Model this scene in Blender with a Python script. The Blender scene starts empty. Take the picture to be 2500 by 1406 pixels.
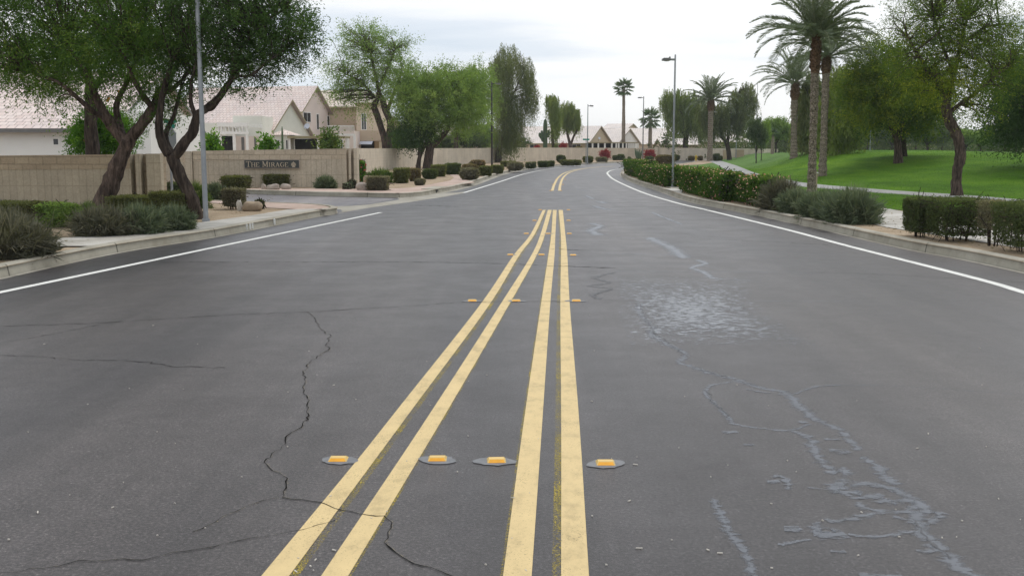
import bpy, math, random
import numpy as np
from mathutils import Vector
from mathutils.geometry import tessellate_polygon
R=np.random.RandomState(7); random.seed(7)
sc=bpy.context.scene; COL=sc.collection
CAMZ=1.6; FPX=2500.0; HOR=365.0
PIT=math.atan((703-HOR)/FPX); cp,sp=math.cos(PIT),math.sin(PIT)
# ---------------------------------------------------------------- camera / pixel helpers
cd=bpy.data.cameras.new('camera'); cam=bpy.data.objects.new('camera',cd); COL.objects.link(cam)
cam.location=(0,0,CAMZ); cam.rotation_euler=(math.pi/2-PIT,0,0); cd.lens=36; cd.sensor_width=36
cd.clip_start=.1; cd.clip_end=5000; sc.camera=cam
def ray(px,py):
    u=703-py
    return (px-1250, FPX*cp+u*sp, -FPX*sp+u*cp)
def at(px,py,Y):
    d=ray(px,py); t=Y/d[1]; return (d[0]*t, Y, CAMZ+d[2]*t)
def G(px,py,z=0.0):
    d=ray(px,py); t=(z-CAMZ)/d[2]; return (d[0]*t,d[1]*t)
def lerp(a,b,t): return a+(b-a)*t
def ss(t): t=np.clip(t,0,1); return t*t*(3-2*t)
VZ=.13
XP_Y=[-20,28,33,36,42,46,58,65,92,131,160,300]; XP_X=[15,14.3,13.8,12.9,12.1,12.1,13.4,14.5,19.3,25.8,30,55]
def xp(y): return np.interp(y,XP_Y,XP_X)
def terr(x,y):
    x=np.asarray(x,float); y=np.asarray(y,float)
    t=x-xp(y)-.8
    Rr=np.interp(y,[30,40,60],[24,14,6])
    h=1.0*ss(t/Rr)
    h=h+.32*np.exp(-((x-27)/11)**2-((y-76)/26)**2)*ss(t/5)
    h=h+ss(t/8)*(.10*np.sin(x*.11+1)*np.sin(y*.06)+.05*np.sin(x*.23+y*.13))
    h=h+ss((y-170)/120)*.12*ss(t/5)
    return VZ+h
def hit(px,py):
    "where the ray through this pixel meets the landscape"
    if px<1500: x,y=G(px,py,VZ); return x,y,VZ
    d=ray(px,py); n=math.sqrt(sum(c*c for c in d)); d=[c/n for c in d]; t=5
    while t<600:
        x,y,z=d[0]*t,d[1]*t,CAMZ+d[2]*t
        if z<=float(terr(x,y)): return x,y,float(terr(x,y))
        t+=.1
    return x,y,VZ
# ---------------------------------------------------------------- materials
def link(nt,a,b): nt.links.new(a,b)
def newmat(name):
    m=bpy.data.materials.new(name); m.use_nodes=True; nt=m.node_tree
    return m,nt,nt.nodes['Principled BSDF']
def noise(nt,vec,scale,detail=4,rough=.55):
    n=nt.nodes.new('ShaderNodeTexNoise'); n.inputs['Scale'].default_value=scale; n.inputs['Detail'].default_value=detail
    n.inputs['Roughness'].default_value=rough
    if vec: link(nt,vec,n.inputs['Vector'])
    return n
def ramp(nt,fac,stops):
    r=nt.nodes.new('ShaderNodeValToRGB'); e=r.color_ramp.elements
    while len(e)<len(stops): e.new(.5)
    for i,(p,c) in enumerate(stops):
        e[i].position=p; e[i].color=(c[0],c[1],c[2],1) if hasattr(c,'__len__') else (c,c,c,1)
    link(nt,fac,r.inputs['Fac']); return r
def mixc(nt,fac,a,b,mode='MIX'):
    m=nt.nodes.new('ShaderNodeMix'); m.data_type='RGBA'; m.blend_type=mode
    for s,v in ((m.inputs['Factor'],fac),(m.inputs[6],a),(m.inputs[7],b)):
        if hasattr(v,'links') or hasattr(v,'node'): link(nt,v,s)
        elif hasattr(v,'__len__'): s.default_value=(v[0],v[1],v[2],1)
        else: s.default_value=v
    return m.outputs[2]
def math_(nt,op,a,b=None):
    m=nt.nodes.new('ShaderNodeMath'); m.operation=op
    for s,v in ((m.inputs[0],a),(m.inputs[1],b)):
        if v is None: continue
        if hasattr(v,'node'): link(nt,v,s)
        else: s.default_value=v
    return m.outputs[0]
def bump(nt,b,h,strength,dist=.01):
    n=nt.nodes.new('ShaderNodeBump'); n.inputs['Strength'].default_value=strength; n.inputs['Distance'].default_value=dist
    link(nt,h,n.inputs['Height']); link(nt,n.outputs[0],b.inputs['Normal'])
def texco(nt,kind='Object',scale=None):
    t=nt.nodes.new('ShaderNodeTexCoord').outputs[kind]
    if scale:
        m=nt.nodes.new('ShaderNodeMapping'); m.inputs['Scale'].default_value=scale; link(nt,t,m.inputs['Vector']); t=m.outputs[0]
    return t
def geopos(nt,scale=None):
    t=nt.nodes.new('ShaderNodeNewGeometry').outputs['Position']
    if scale:
        m=nt.nodes.new('ShaderNodeMapping'); m.inputs['Scale'].default_value=scale; link(nt,t,m.inputs['Vector']); t=m.outputs[0]
    return t
def simple(name,col,var=.2,scale=3,rough=.8,spec=.3,bs=0,bscale=60,metal=0,coord='pos',det=4):
    m,nt,b=newmat(name); v=geopos(nt) if coord=='pos' else texco(nt)
    n=noise(nt,v,scale,det)
    lo=[c*(1-var) for c in col]; hi=[min(1,c*(1+var)) for c in col]
    r=ramp(nt,n.outputs[0],[(.3,lo),(.7,hi)]); link(nt,r.outputs[0],b.inputs['Base Color'])
    b.inputs['Roughness'].default_value=rough; b.inputs['Specular IOR Level'].default_value=spec; b.inputs['Metallic'].default_value=metal
    if bs: n2=noise(nt,v,bscale,5); bump(nt,b,n2.outputs[0],bs,.02)
    return m
def asphalt_mat(name,c,warm=(1.06,1.0,1.0),lane=1.0):
    m,nt,b=newmat(name); v=geopos(nt)
    sp_=noise(nt,v,58,5,.88); r=ramp(nt,sp_.outputs[0],[(.36,[c*.25]*3),(.5,[c*.9*k for k in (1.09,.98,1.02)]),(.60,[c*1.9*k for k in warm]),(.68,[c*6.5*k for k in warm])])
    n0=noise(nt,v,9,5,.75); r0=ramp(nt,n0.outputs[0],[(.3,.74),(.7,1.26)])
    col=mixc(nt,1.0,r.outputs[0],r0.outputs[0],'MULTIPLY')
    big=noise(nt,geopos(nt,(.50,.040,1)),1.0,4); r2=ramp(nt,big.outputs[0],[(.41,(.76,.74,.79)),(.59,(1.28,1.20,1.16))])
    col=mixc(nt,lane,col,r2.outputs[0],'MULTIPLY')
    st=noise(nt,geopos(nt,(2.6,.10,1)),1.0,6,.7); r4=ramp(nt,st.outputs[0],[(.38,.82),(.62,1.18)]); col=mixc(nt,lane,col,r4.outputs[0],'MULTIPLY')
    med=noise(nt,v,1.3,7,.65); r3=ramp(nt,med.outputs[0],[(.3,.84),(.7,1.16)])
    col=mixc(nt,1.0,col,r3.outputs[0],'MULTIPLY')
    link(nt,col,b.inputs['Base Color'])
    rr=ramp(nt,med.outputs[0],[(.3,.46),(.7,.36)]); link(nt,rr.outputs[0],b.inputs['Roughness'])
    b.inputs['Specular IOR Level'].default_value=.5
    bump(nt,b,sp_.outputs[0],.7,.006)
    return m
def concrete_mat(name,col,joint=0,jw=.012,var=.12):
    m,nt,b=newmat(name); v=geopos(nt)
    n=noise(nt,v,2.2,6,.65); r=ramp(nt,n.outputs[0],[(.28,[c*(1-var*1.6) for c in col]),(.5,col),(.75,[c*(1+var) for c in col])])
    n2=noise(nt,v,60,3,.7); r2=ramp(nt,n2.outputs[0],[(.3,.88),(.7,1.08)])
    c=mixc(nt,1.0,r.outputs[0],r2.outputs[0],'MULTIPLY')
    st=noise(nt,v,.55,5,.7); r5=ramp(nt,st.outputs[0],[(.35,(.80,.77,.72)),(.6,(1.04,1.04,1.04))]); c=mixc(nt,.8,c,r5.outputs[0],'MULTIPLY')
    if joint:
        uv=nt.nodes.new('ShaderNodeUVMap').outputs[0]; sx=nt.nodes.new('ShaderNodeSeparateXYZ'); link(nt,uv,sx.inputs[0])
        f=math_(nt,'FRACT',math_(nt,'DIVIDE',sx.outputs[0],joint)); f=math_(nt,'LESS_THAN',f,jw/joint)
        c=mixc(nt,f,c,[x*.35 for x in col])
    link(nt,c,b.inputs['Base Color']); b.inputs['Roughness'].default_value=.85; b.inputs['Specular IOR Level'].default_value=.3
    bump(nt,b,n2.outputs[0],.25,.005); return m
def line_mat(name,col,wear=.5,edge=False):
    "worn road paint: aggregate shows through where the paint has gone"
    m,nt,b=newmat(name); v=geopos(nt)
    n=noise(nt,v,120,4,.8); w=noise(nt,v,3.0,4)
    s=math_(nt,'ADD',n.outputs[0],math_(nt,'MULTIPLY',w.outputs[0],.30))
    mask=ramp(nt,s,[(wear,0),(wear+.09,1)])
    stain=noise(nt,geopos(nt,(1,.6,1)),6,6,.7); r=ramp(nt,stain.outputs[0],[(.3,[c*.68 for c in col]),(.48,[c*.95 for c in col]),(.7,[min(1,c*1.05) for c in col])])
    link(nt,r.outputs[0],b.inputs['Base Color']); b.inputs['Roughness'].default_value=.7
    tr=nt.nodes.new('ShaderNodeBsdfTransparent'); mx=nt.nodes.new('ShaderNodeMixShader')
    link(nt,mask.outputs[0],mx.inputs[0]); link(nt,tr.outputs[0],mx.inputs[1]); link(nt,b.outputs[0],mx.inputs[2])
    out=nt.nodes['Material Output']; link(nt,mx.outputs[0],out.inputs['Surface']); return m
def seal_mat(name,col,edge=.40,scale=15,fleck=False,rough=.4):
    "sealant coat with a ragged edge"
    m,nt,b=newmat(name); v=geopos(nt,(.8,1.5,1)); n=noise(nt,v,scale,6,.7); n2=noise(nt,geopos(nt),9,4)
    r=ramp(nt,n2.outputs[0],[(.3,[c*.82 for c in col]),(.7,[c*1.15 for c in col])]); link(nt,r.outputs[0],b.inputs['Base Color']); b.inputs['Roughness'].default_value=rough
    uv=nt.nodes.new('ShaderNodeUVMap').outputs[0]; sx=nt.nodes.new('ShaderNodeSeparateXYZ'); link(nt,uv,sx.inputs[0])
    d=math_(nt,'MULTIPLY',math_(nt,'ABSOLUTE',math_(nt,'SUBTRACT',sx.outputs[1],.5)),2.0)
    if fleck:
        d2=math_(nt,'MULTIPLY',math_(nt,'ABSOLUTE',math_(nt,'SUBTRACT',sx.outputs[0],.5)),2.0); d=math_(nt,'MAXIMUM',d,d2)
        a=math_(nt,'SUBTRACT',math_(nt,'ADD',n.outputs[0],math_(nt,'MULTIPLY',n2.outputs[0],.5)),math_(nt,'MULTIPLY',d,.19)); mk_=ramp(nt,a,[(.625,0),(.70,.85)])
    else:
        a=math_(nt,'ADD',math_(nt,'SUBTRACT',1.0,d),math_(nt,'MULTIPLY',math_(nt,'SUBTRACT',n.outputs[0],.5),3.4)); mk_=ramp(nt,a,[(edge,0),(edge+.5,.80)])
    tr=nt.nodes.new('ShaderNodeBsdfTransparent'); mx=nt.nodes.new('ShaderNodeMixShader')
    link(nt,mk_.outputs[0],mx.inputs[0]); link(nt,tr.outputs[0],mx.inputs[1]); link(nt,b.outputs[0],mx.inputs[2]); link(nt,mx.outputs[0],nt.nodes['Material Output'].inputs['Surface']); return m
def leaf_mat(name,dark,mid,light,trans=.42,gloss=.02):
    m,nt,b=newmat(name); a=nt.nodes.new('ShaderNodeAttribute'); a.attribute_name='tint'
    r=ramp(nt,a.outputs['Fac'],[(0,dark),(.5,mid),(1,light)])
    nt.nodes.remove(b)
    d=nt.nodes.new('ShaderNodeBsdfDiffuse'); t=nt.nodes.new('ShaderNodeBsdfTranslucent'); g=nt.nodes.new('ShaderNodeBsdfGlossy')
    g.inputs['Roughness'].default_value=.5; g.inputs['Color'].default_value=(.6,.65,.6,1)
    link(nt,r.outputs[0],d.inputs[0]); 
    tc=mixc(nt,1.0,r.outputs[0],(1.25,1.3,.6),'MULTIPLY'); link(nt,tc,t.inputs[0])
    m1=nt.nodes.new('ShaderNodeMixShader'); m1.inputs[0].default_value=trans; link(nt,d.outputs[0],m1.inputs[1]); link(nt,t.outputs[0],m1.inputs[2])
    m2=nt.nodes.new('ShaderNodeMixShader'); m2.inputs[0].default_value=gloss; link(nt,m1.outputs[0],m2.inputs[1]); link(nt,g.outputs[0],m2.inputs[2])
    link(nt,m2.outputs[0],nt.nodes['Material Output'].inputs['Surface']); return m
def bark_mat(name,col,sc_=(9,9,1.6),bs=.9):
    m,nt,b=newmat(name); v=geopos(nt,sc_); n=noise(nt,v,1.5,6,.65)
    r=ramp(nt,n.outputs[0],[(.34,[c*.30 for c in col]),(.5,col),(.68,[c*2.1 for c in col])])
    link(nt,r.outputs[0],b.inputs['Base Color']); b.inputs['Roughness'].default_value=.9; b.inputs['Specular IOR Level'].default_value=.15
    bump(nt,b,n.outputs[0],bs,.05); return m
def brick_mat(name,c1,c2,mortar,bw,bh,off=.5,ms=.012,rough=.85,bs=.5,var=None,streak=0):
    m,nt,b=newmat(name); uv=nt.nodes.new('ShaderNodeUVMap').outputs[0]
    t=nt.nodes.new('ShaderNodeTexBrick'); t.offset=off; t.squash=1
    t.inputs['Scale'].default_value=1; t.inputs['Brick Width'].default_value=bw; t.inputs['Row Height'].default_value=bh
    t.inputs['Mortar Size'].default_value=ms; t.inputs['Mortar Smooth'].default_value=.3
    for k,c in (('Color1',c1),('Color2',c2),('Mortar',mortar)): t.inputs[k].default_value=(*c,1)
    link(nt,uv,t.inputs['Vector'])
    n=noise(nt,geopos(nt),.9,6,.6); r=ramp(nt,n.outputs[0],[(.3,.86),(.7,1.1)])
    c=mixc(nt,1.0,t.outputs[0],r.outputs[0],'MULTIPLY')
    n3=noise(nt,geopos(nt),18,4,.7); r3=ramp(nt,n3.outputs[0],[(.3,.84),(.7,1.13)]); c=mixc(nt,1.0,c,r3.outputs[0],'MULTIPLY')
    if streak:
        s=noise(nt,geopos(nt,(2.2,2.2,.22)),1.3,5,.65); r4=ramp(nt,s.outputs[0],[(.42,(1-streak,)*3),(.62,(1.03,)*3)]); c=mixc(nt,1.0,c,r4.outputs[0],'MULTIPLY')
    link(nt,c,b.inputs['Base Color']); b.inputs['Roughness'].default_value=rough; b.inputs['Specular IOR Level'].default_value=.2
    h=math_(nt,'ADD',math_(nt,'MULTIPLY',t.outputs['Fac'],-1.0),math_(nt,'MULTIPLY',n3.outputs[0],.5)); bump(nt,b,h,bs,.015); return m
def tile_mat(name,c1,c2):
    "concrete roof tiles: courses of curved tiles, each with its own tone"
    m,nt,b=newmat(name); uv=nt.nodes.new('ShaderNodeUVMap').outputs[0]
    t=nt.nodes.new('ShaderNodeTexBrick'); t.offset=.5; t.inputs['Scale'].default_value=1
    t.inputs['Brick Width'].default_value=.34; t.inputs['Row Height'].default_value=.36; t.inputs['Mortar Size'].default_value=.022; t.inputs['Mortar Smooth'].default_value=.6
    for k,c in (('Color1',c1),('Color2',c2),('Mortar',[x*.55 for x in c1])): t.inputs[k].default_value=(*c,1)
    link(nt,uv,t.inputs['Vector'])
    n=noise(nt,geopos(nt),.5,6,.6); r=ramp(nt,n.outputs[0],[(.3,(.9,.9,.92)),(.7,(1.1,1.08,1.04))])
    c=mixc(nt,1.0,t.outputs[0],r.outputs[0],'MULTIPLY'); link(nt,c,b.inputs['Base Color']); b.inputs['Roughness'].default_value=.8
    sx=nt.nodes.new('ShaderNodeSeparateXYZ'); link(nt,uv,sx.inputs[0])
    fr=math_(nt,'FRACT',math_(nt,'DIVIDE',sx.outputs[1],.36))
    wv=math_(nt,'SINE',math_(nt,'MULTIPLY',sx.outputs[0],2*math.pi/.34))
    h=math_(nt,'ADD',math_(nt,'MULTIPLY',fr,-1.0),math_(nt,'MULTIPLY',wv,.5)); bump(nt,b,h,.9,.05)
    return m
def ground_mat(name,cols,scale=1.2,fine=70,bs=.5,rough=.95):
    m,nt,b=newmat(name); v=geopos(nt); n=noise(nt,v,scale,7,.62); n2=noise(nt,v,fine,3,.75)
    r=ramp(nt,n.outputs[0],[(.3,cols[0]),(.5,cols[1]),(.7,cols[2])]); r2=ramp(nt,n2.outputs[0],[(.3,.65),(.5,1),(.68,1.3)])
    c=mixc(nt,1.0,r.outputs[0],r2.outputs[0],'MULTIPLY'); link(nt,c,b.inputs['Base Color'])
    b.inputs['Roughness'].default_value=rough; b.inputs['Specular IOR Level'].default_value=.15; bump(nt,b,n2.outputs[0],bs,.03); return m
def lawn_mat():
    m,nt,b=newmat('lawn'); v=geopos(nt)
    n=noise(nt,geopos(nt,(.05,.09,1)),1.6,6,.6); n1=noise(nt,geopos(nt,(1.1,.35,1)),.5,7,.68); n2=noise(nt,v,45,3,.75)
    r=ramp(nt,n.outputs[0],[(.3,(.068,.165,.006)),(.55,(.108,.235,.010)),(.75,(.145,.285,.022))])
    r1=ramp(nt,n1.outputs[0],[(.3,(.52,.62,.55)),(.5,(1,1,1)),(.70,(1.45,1.25,1.4))]); r2=ramp(nt,n2.outputs[0],[(.3,.6),(.5,1),(.7,1.35)])
    c=mixc(nt,1.0,r.outputs[0],r1.outputs[0],'MULTIPLY'); c=mixc(nt,1.0,c,r2.outputs[0],'MULTIPLY')
    # the fairway beyond the mound is a cooler, greyer grass
    sx=nt.nodes.new('ShaderNodeSeparateXYZ'); link(nt,v,sx.inputs[0])
    w=math_(nt,'ADD',math_(nt,'MULTIPLY',sx.outputs[0],.62),math_(nt,'MULTIPLY',sx.outputs[1],.30))
    w=math_(nt,'ADD',w,math_(nt,'MULTIPLY',n.outputs[0],6.0))
    f=ramp(nt,math_(nt,'DIVIDE',w,100),[(.36,0),(.42,1)])
    c=mixc(nt,math_(nt,'MULTIPLY',f.outputs[0],.62),c,(.135,.225,.080))
    link(nt,c,b.inputs['Base Color']); b.inputs['Roughness'].default_value=.9; b.inputs['Specular IOR Level'].default_value=.1; bump(nt,b,n2.outputs[0],.9,.08); return m
def flat(name,col,rough=.6,metal=0,spec=.4):
    return simple(name,col,.07,4,rough,spec,metal=metal)
MT=dict(
 asphalt=asphalt_mat('asphalt',.041), shoulder=asphalt_mat('shoulder_asphalt',.040,(1,1,1.03)), side=asphalt_mat('side_street_asphalt',.115,(1.03,.98,1.0)),
 kerb=concrete_mat('kerb_concrete',(.40,.375,.31),3.0,.03), walk=concrete_mat('sidewalk_concrete',(.50,.48,.44),1.5,.02), pink=concrete_mat('pink_concrete',(.50,.38,.32),1.2,.02),
 path=concrete_mat('path_concrete',(.34,.34,.33),2.5,.02), gutter=concrete_mat('gutter_concrete',(.36,.34,.29),3,.02),
 dirt=ground_mat('dirt',[(.27,.20,.135),(.37,.285,.195),(.47,.375,.27)]), lawn=lawn_mat(), desert=ground_mat('desert',[(.28,.22,.15),(.34,.28,.19),(.4,.33,.24)]),
 yellow=line_mat('yellow_paint',(.67,.51,.25),.45), ghost=line_mat('old_yellow_paint',(.46,.35,.03),.66), white=line_mat('white_paint',(.74,.74,.70),.42),
 crack=simple('crack_shadow_gap',(.012,.011,.010),.3,8,.95,.1), grit=line_mat('crack_grit',(.34,.29,.20),.70),
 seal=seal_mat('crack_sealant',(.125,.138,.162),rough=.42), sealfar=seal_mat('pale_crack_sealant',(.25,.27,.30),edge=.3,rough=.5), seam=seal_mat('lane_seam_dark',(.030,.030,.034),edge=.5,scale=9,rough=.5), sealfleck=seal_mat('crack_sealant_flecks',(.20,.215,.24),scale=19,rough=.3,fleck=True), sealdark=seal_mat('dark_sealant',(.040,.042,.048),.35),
 block=brick_mat('block_wall_tan',(.50,.43,.335),(.53,.46,.36),(.39,.335,.26),.2,.62,0,.010,streak=.05), blockrough=brick_mat('split_face_block',(.48,.40,.30),(.55,.465,.355),(.40,.335,.25),.4,.2,.5,.008,bs=1.2),
 cmu=brick_mat('long_block_wall',(.60,.53,.43),(.62,.55,.45),(.53,.465,.37),.4,.2,.5,.006,bs=.3,streak=.06), cmudark=brick_mat('near_block_wall',(.37,.325,.245),(.40,.35,.265),(.315,.275,.205),.2,.62,0,.010,streak=.07), cmudarkr=brick_mat('near_split_face',(.31,.25,.175),(.37,.305,.215),(.27,.22,.155),.4,.2,.5,.008,bs=1.2),
 tile=tile_mat('roof_tiles_pink',(.68,.56,.52),(.77,.67,.63)), tilefar=tile_mat('roof_tiles_pale',(.72,.65,.61),(.79,.72,.68)), tiletan=tile_mat('roof_tiles_tan',(.66,.56,.49),(.74,.64,.57)),
 stucco_white=simple('stucco_white',(.78,.77,.74),.05,.7,.9,.2,.2,30), stucco_cream=simple('stucco_cream',(.76,.755,.68),.05,.7,.9,.2,.2,30), stucco_pink=simple('stucco_pink',(.72,.62,.56),.05,.7,.9,.2),
 stucco_tan=simple('stucco_tan',(.54,.43,.32),.05,.7,.9,.2), stucco_lt=simple('stucco_light_tan',(.66,.55,.43),.05,.7,.9,.2), stucco_yel=simple('stucco_sand',(.56,.47,.34),.05,.7,.9,.2), trim=flat('trim_white',(.80,.79,.76)), fascia=flat('fascia_olive',(.30,.26,.15)), fasciagrey=flat('fascia_grey',(.16,.155,.15)),
 glass=simple('window_glass',(.025,.03,.035),.2,2,.08,.6), dark=flat('painted_shade',(.03,.028,.025),.9), awn=flat('awning',(.55,.58,.66)),  # the dark one paints the shade inside porches and drain openings
 galv=simple('galvanised_steel',(.30,.32,.34),.12,5,.45,.5,metal=.5), polegreen=simple('pole_grey_green',(.27,.29,.29),.1,5,.5,.5,metal=.3), polebrown=simple('pole_dark_bronze',(.035,.028,.025),.1,5,.5,.5), lamphead=flat('lamp_head_grey',(.17,.17,.165),.5), lens=flat('lamp_lens',(.5,.5,.45),.3),
 signdark=flat('sign_board',(.055,.062,.06)), letters=flat('sign_letters',(.50,.42,.32)), signgreen=flat('street_sign_green',(.02,.24,.17)), signback=flat('stop_sign_back',(.22,.24,.25),.45,.6),
 bark=bark_mat('bark_mesquite',(.085,.062,.050)), barkdark=bark_mat('bark_dark',(.05,.038,.03)), barkpale=bark_mat('bark_pale',(.25,.22,.18)), palmbark=bark_mat('palm_bark',(.21,.175,.135),(14,14,14),1.0), boot=bark_mat('palm_boots',(.14,.085,.05),(12,12,16),1.2), barkred=bark_mat('bark_reddish',(.12,.07,.05)),
 l_mesq=leaf_mat('leaves_mesquite',(0.038,0.084,0.019),(0.087,0.176,0.030),(0.228,0.305,0.053)), l_mesqd=leaf_mat('leaves_mesquite_dark',(0.034,0.067,0.022),(0.068,0.131,0.034),(0.145,0.215,0.054)), l_palo=leaf_mat('leaves_palo_verde',(0.098,0.164,0.048),(0.187,0.285,0.073),(0.374,0.468,0.129)), l_yel=leaf_mat('leaves_yellow_green',(0.051,0.091,0.021),(0.118,0.185,0.027),(0.405,0.415,0.032)),
 l_will=leaf_mat('leaves_willow',(0.081,0.108,0.049),(0.154,0.182,0.076),(0.290,0.297,0.138)), l_willg=leaf_mat('leaves_willow_green',(0.089,0.135,0.039),(0.177,0.229,0.062),(0.339,0.378,0.124)), l_far=leaf_mat('leaves_far_hazed',(.10,.135,.085),(.155,.195,.115),(.24,.28,.16)), l_bright=leaf_mat('leaves_bright',(0.035,0.101,0.011),(0.092,0.216,0.021),(0.213,0.378,0.040)),  # far leaves lightened and blued so their colour carries haze
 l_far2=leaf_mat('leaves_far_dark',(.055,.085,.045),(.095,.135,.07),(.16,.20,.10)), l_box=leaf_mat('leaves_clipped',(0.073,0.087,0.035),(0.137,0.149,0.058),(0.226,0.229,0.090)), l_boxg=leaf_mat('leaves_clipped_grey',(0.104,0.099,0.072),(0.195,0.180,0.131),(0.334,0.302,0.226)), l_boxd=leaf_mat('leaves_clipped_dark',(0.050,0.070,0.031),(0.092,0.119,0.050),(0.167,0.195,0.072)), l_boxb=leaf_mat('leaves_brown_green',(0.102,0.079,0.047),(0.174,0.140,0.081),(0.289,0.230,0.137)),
 l_dry=leaf_mat('blades_dusky',(0.071,0.072,0.051),(0.134,0.132,0.096),(0.268,0.240,0.166),.2), l_yuc=leaf_mat('blades_grey_green',(0.071,0.098,0.064),(0.150,0.188,0.115),(0.315,0.330,0.204),.2), l_grass=leaf_mat('blades_green',(0.055,0.098,0.025),(0.118,0.180,0.045),(0.252,0.300,0.076),.25),
 l_olea=leaf_mat('leaves_oleander',(0.028,0.072,0.013),(0.070,0.137,0.024),(0.172,0.247,0.047)), l_flow=leaf_mat('flowers_pink',(.55,.25,.20),(.72,.42,.34),(.8,.6,.5),.3,.02), l_red=leaf_mat('bracts_red',(.16,.03,.03),(.32,.04,.05),(.46,.09,.09),.3,.02), l_orange=leaf_mat('flowers_orange',(.5,.14,.02),(.65,.2,.03),(.7,.3,.05),.3,.02),
 l_palm=leaf_mat('palm_fronds',(0.069,0.094,0.043),(0.129,0.167,0.074),(0.244,0.275,0.123),.2,.14), l_fan=leaf_mat('fan_palm_leaves',(0.048,0.085,0.028),(0.096,0.156,0.050),(0.177,0.234,0.077),.2,.12),
 fruit=flat('orange_skin',(.62,.22,.02)), cactus=simple('cactus_skin',(.07,.11,.055),.2,6,.7,.3), rock=simple('boulder',(.36,.28,.20),.25,4,.9,.2,.8,12), rockg=simple('boulder_grey',(.40,.34,.29),.25,4,.9,.2,.8,12), rockw=simple('rock_white',(.6,.56,.5),.15,6,.9,.2,.5,20),
 refl=flat('reflector_body',(.72,.50,.16),.4), reflf=simple('reflector_lens',(.80,.36,.015),.08,30,.25,.6), pad=simple('bitumen_pad',(.15,.155,.165),.2,16,.45,.5,.2,50), hyd=flat('hydrant_yellow',(.65,.45,.04)), util=flat('utility_tan',(.45,.34,.24)), post=flat('wood_post',(.45,.36,.25)),
)
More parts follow.
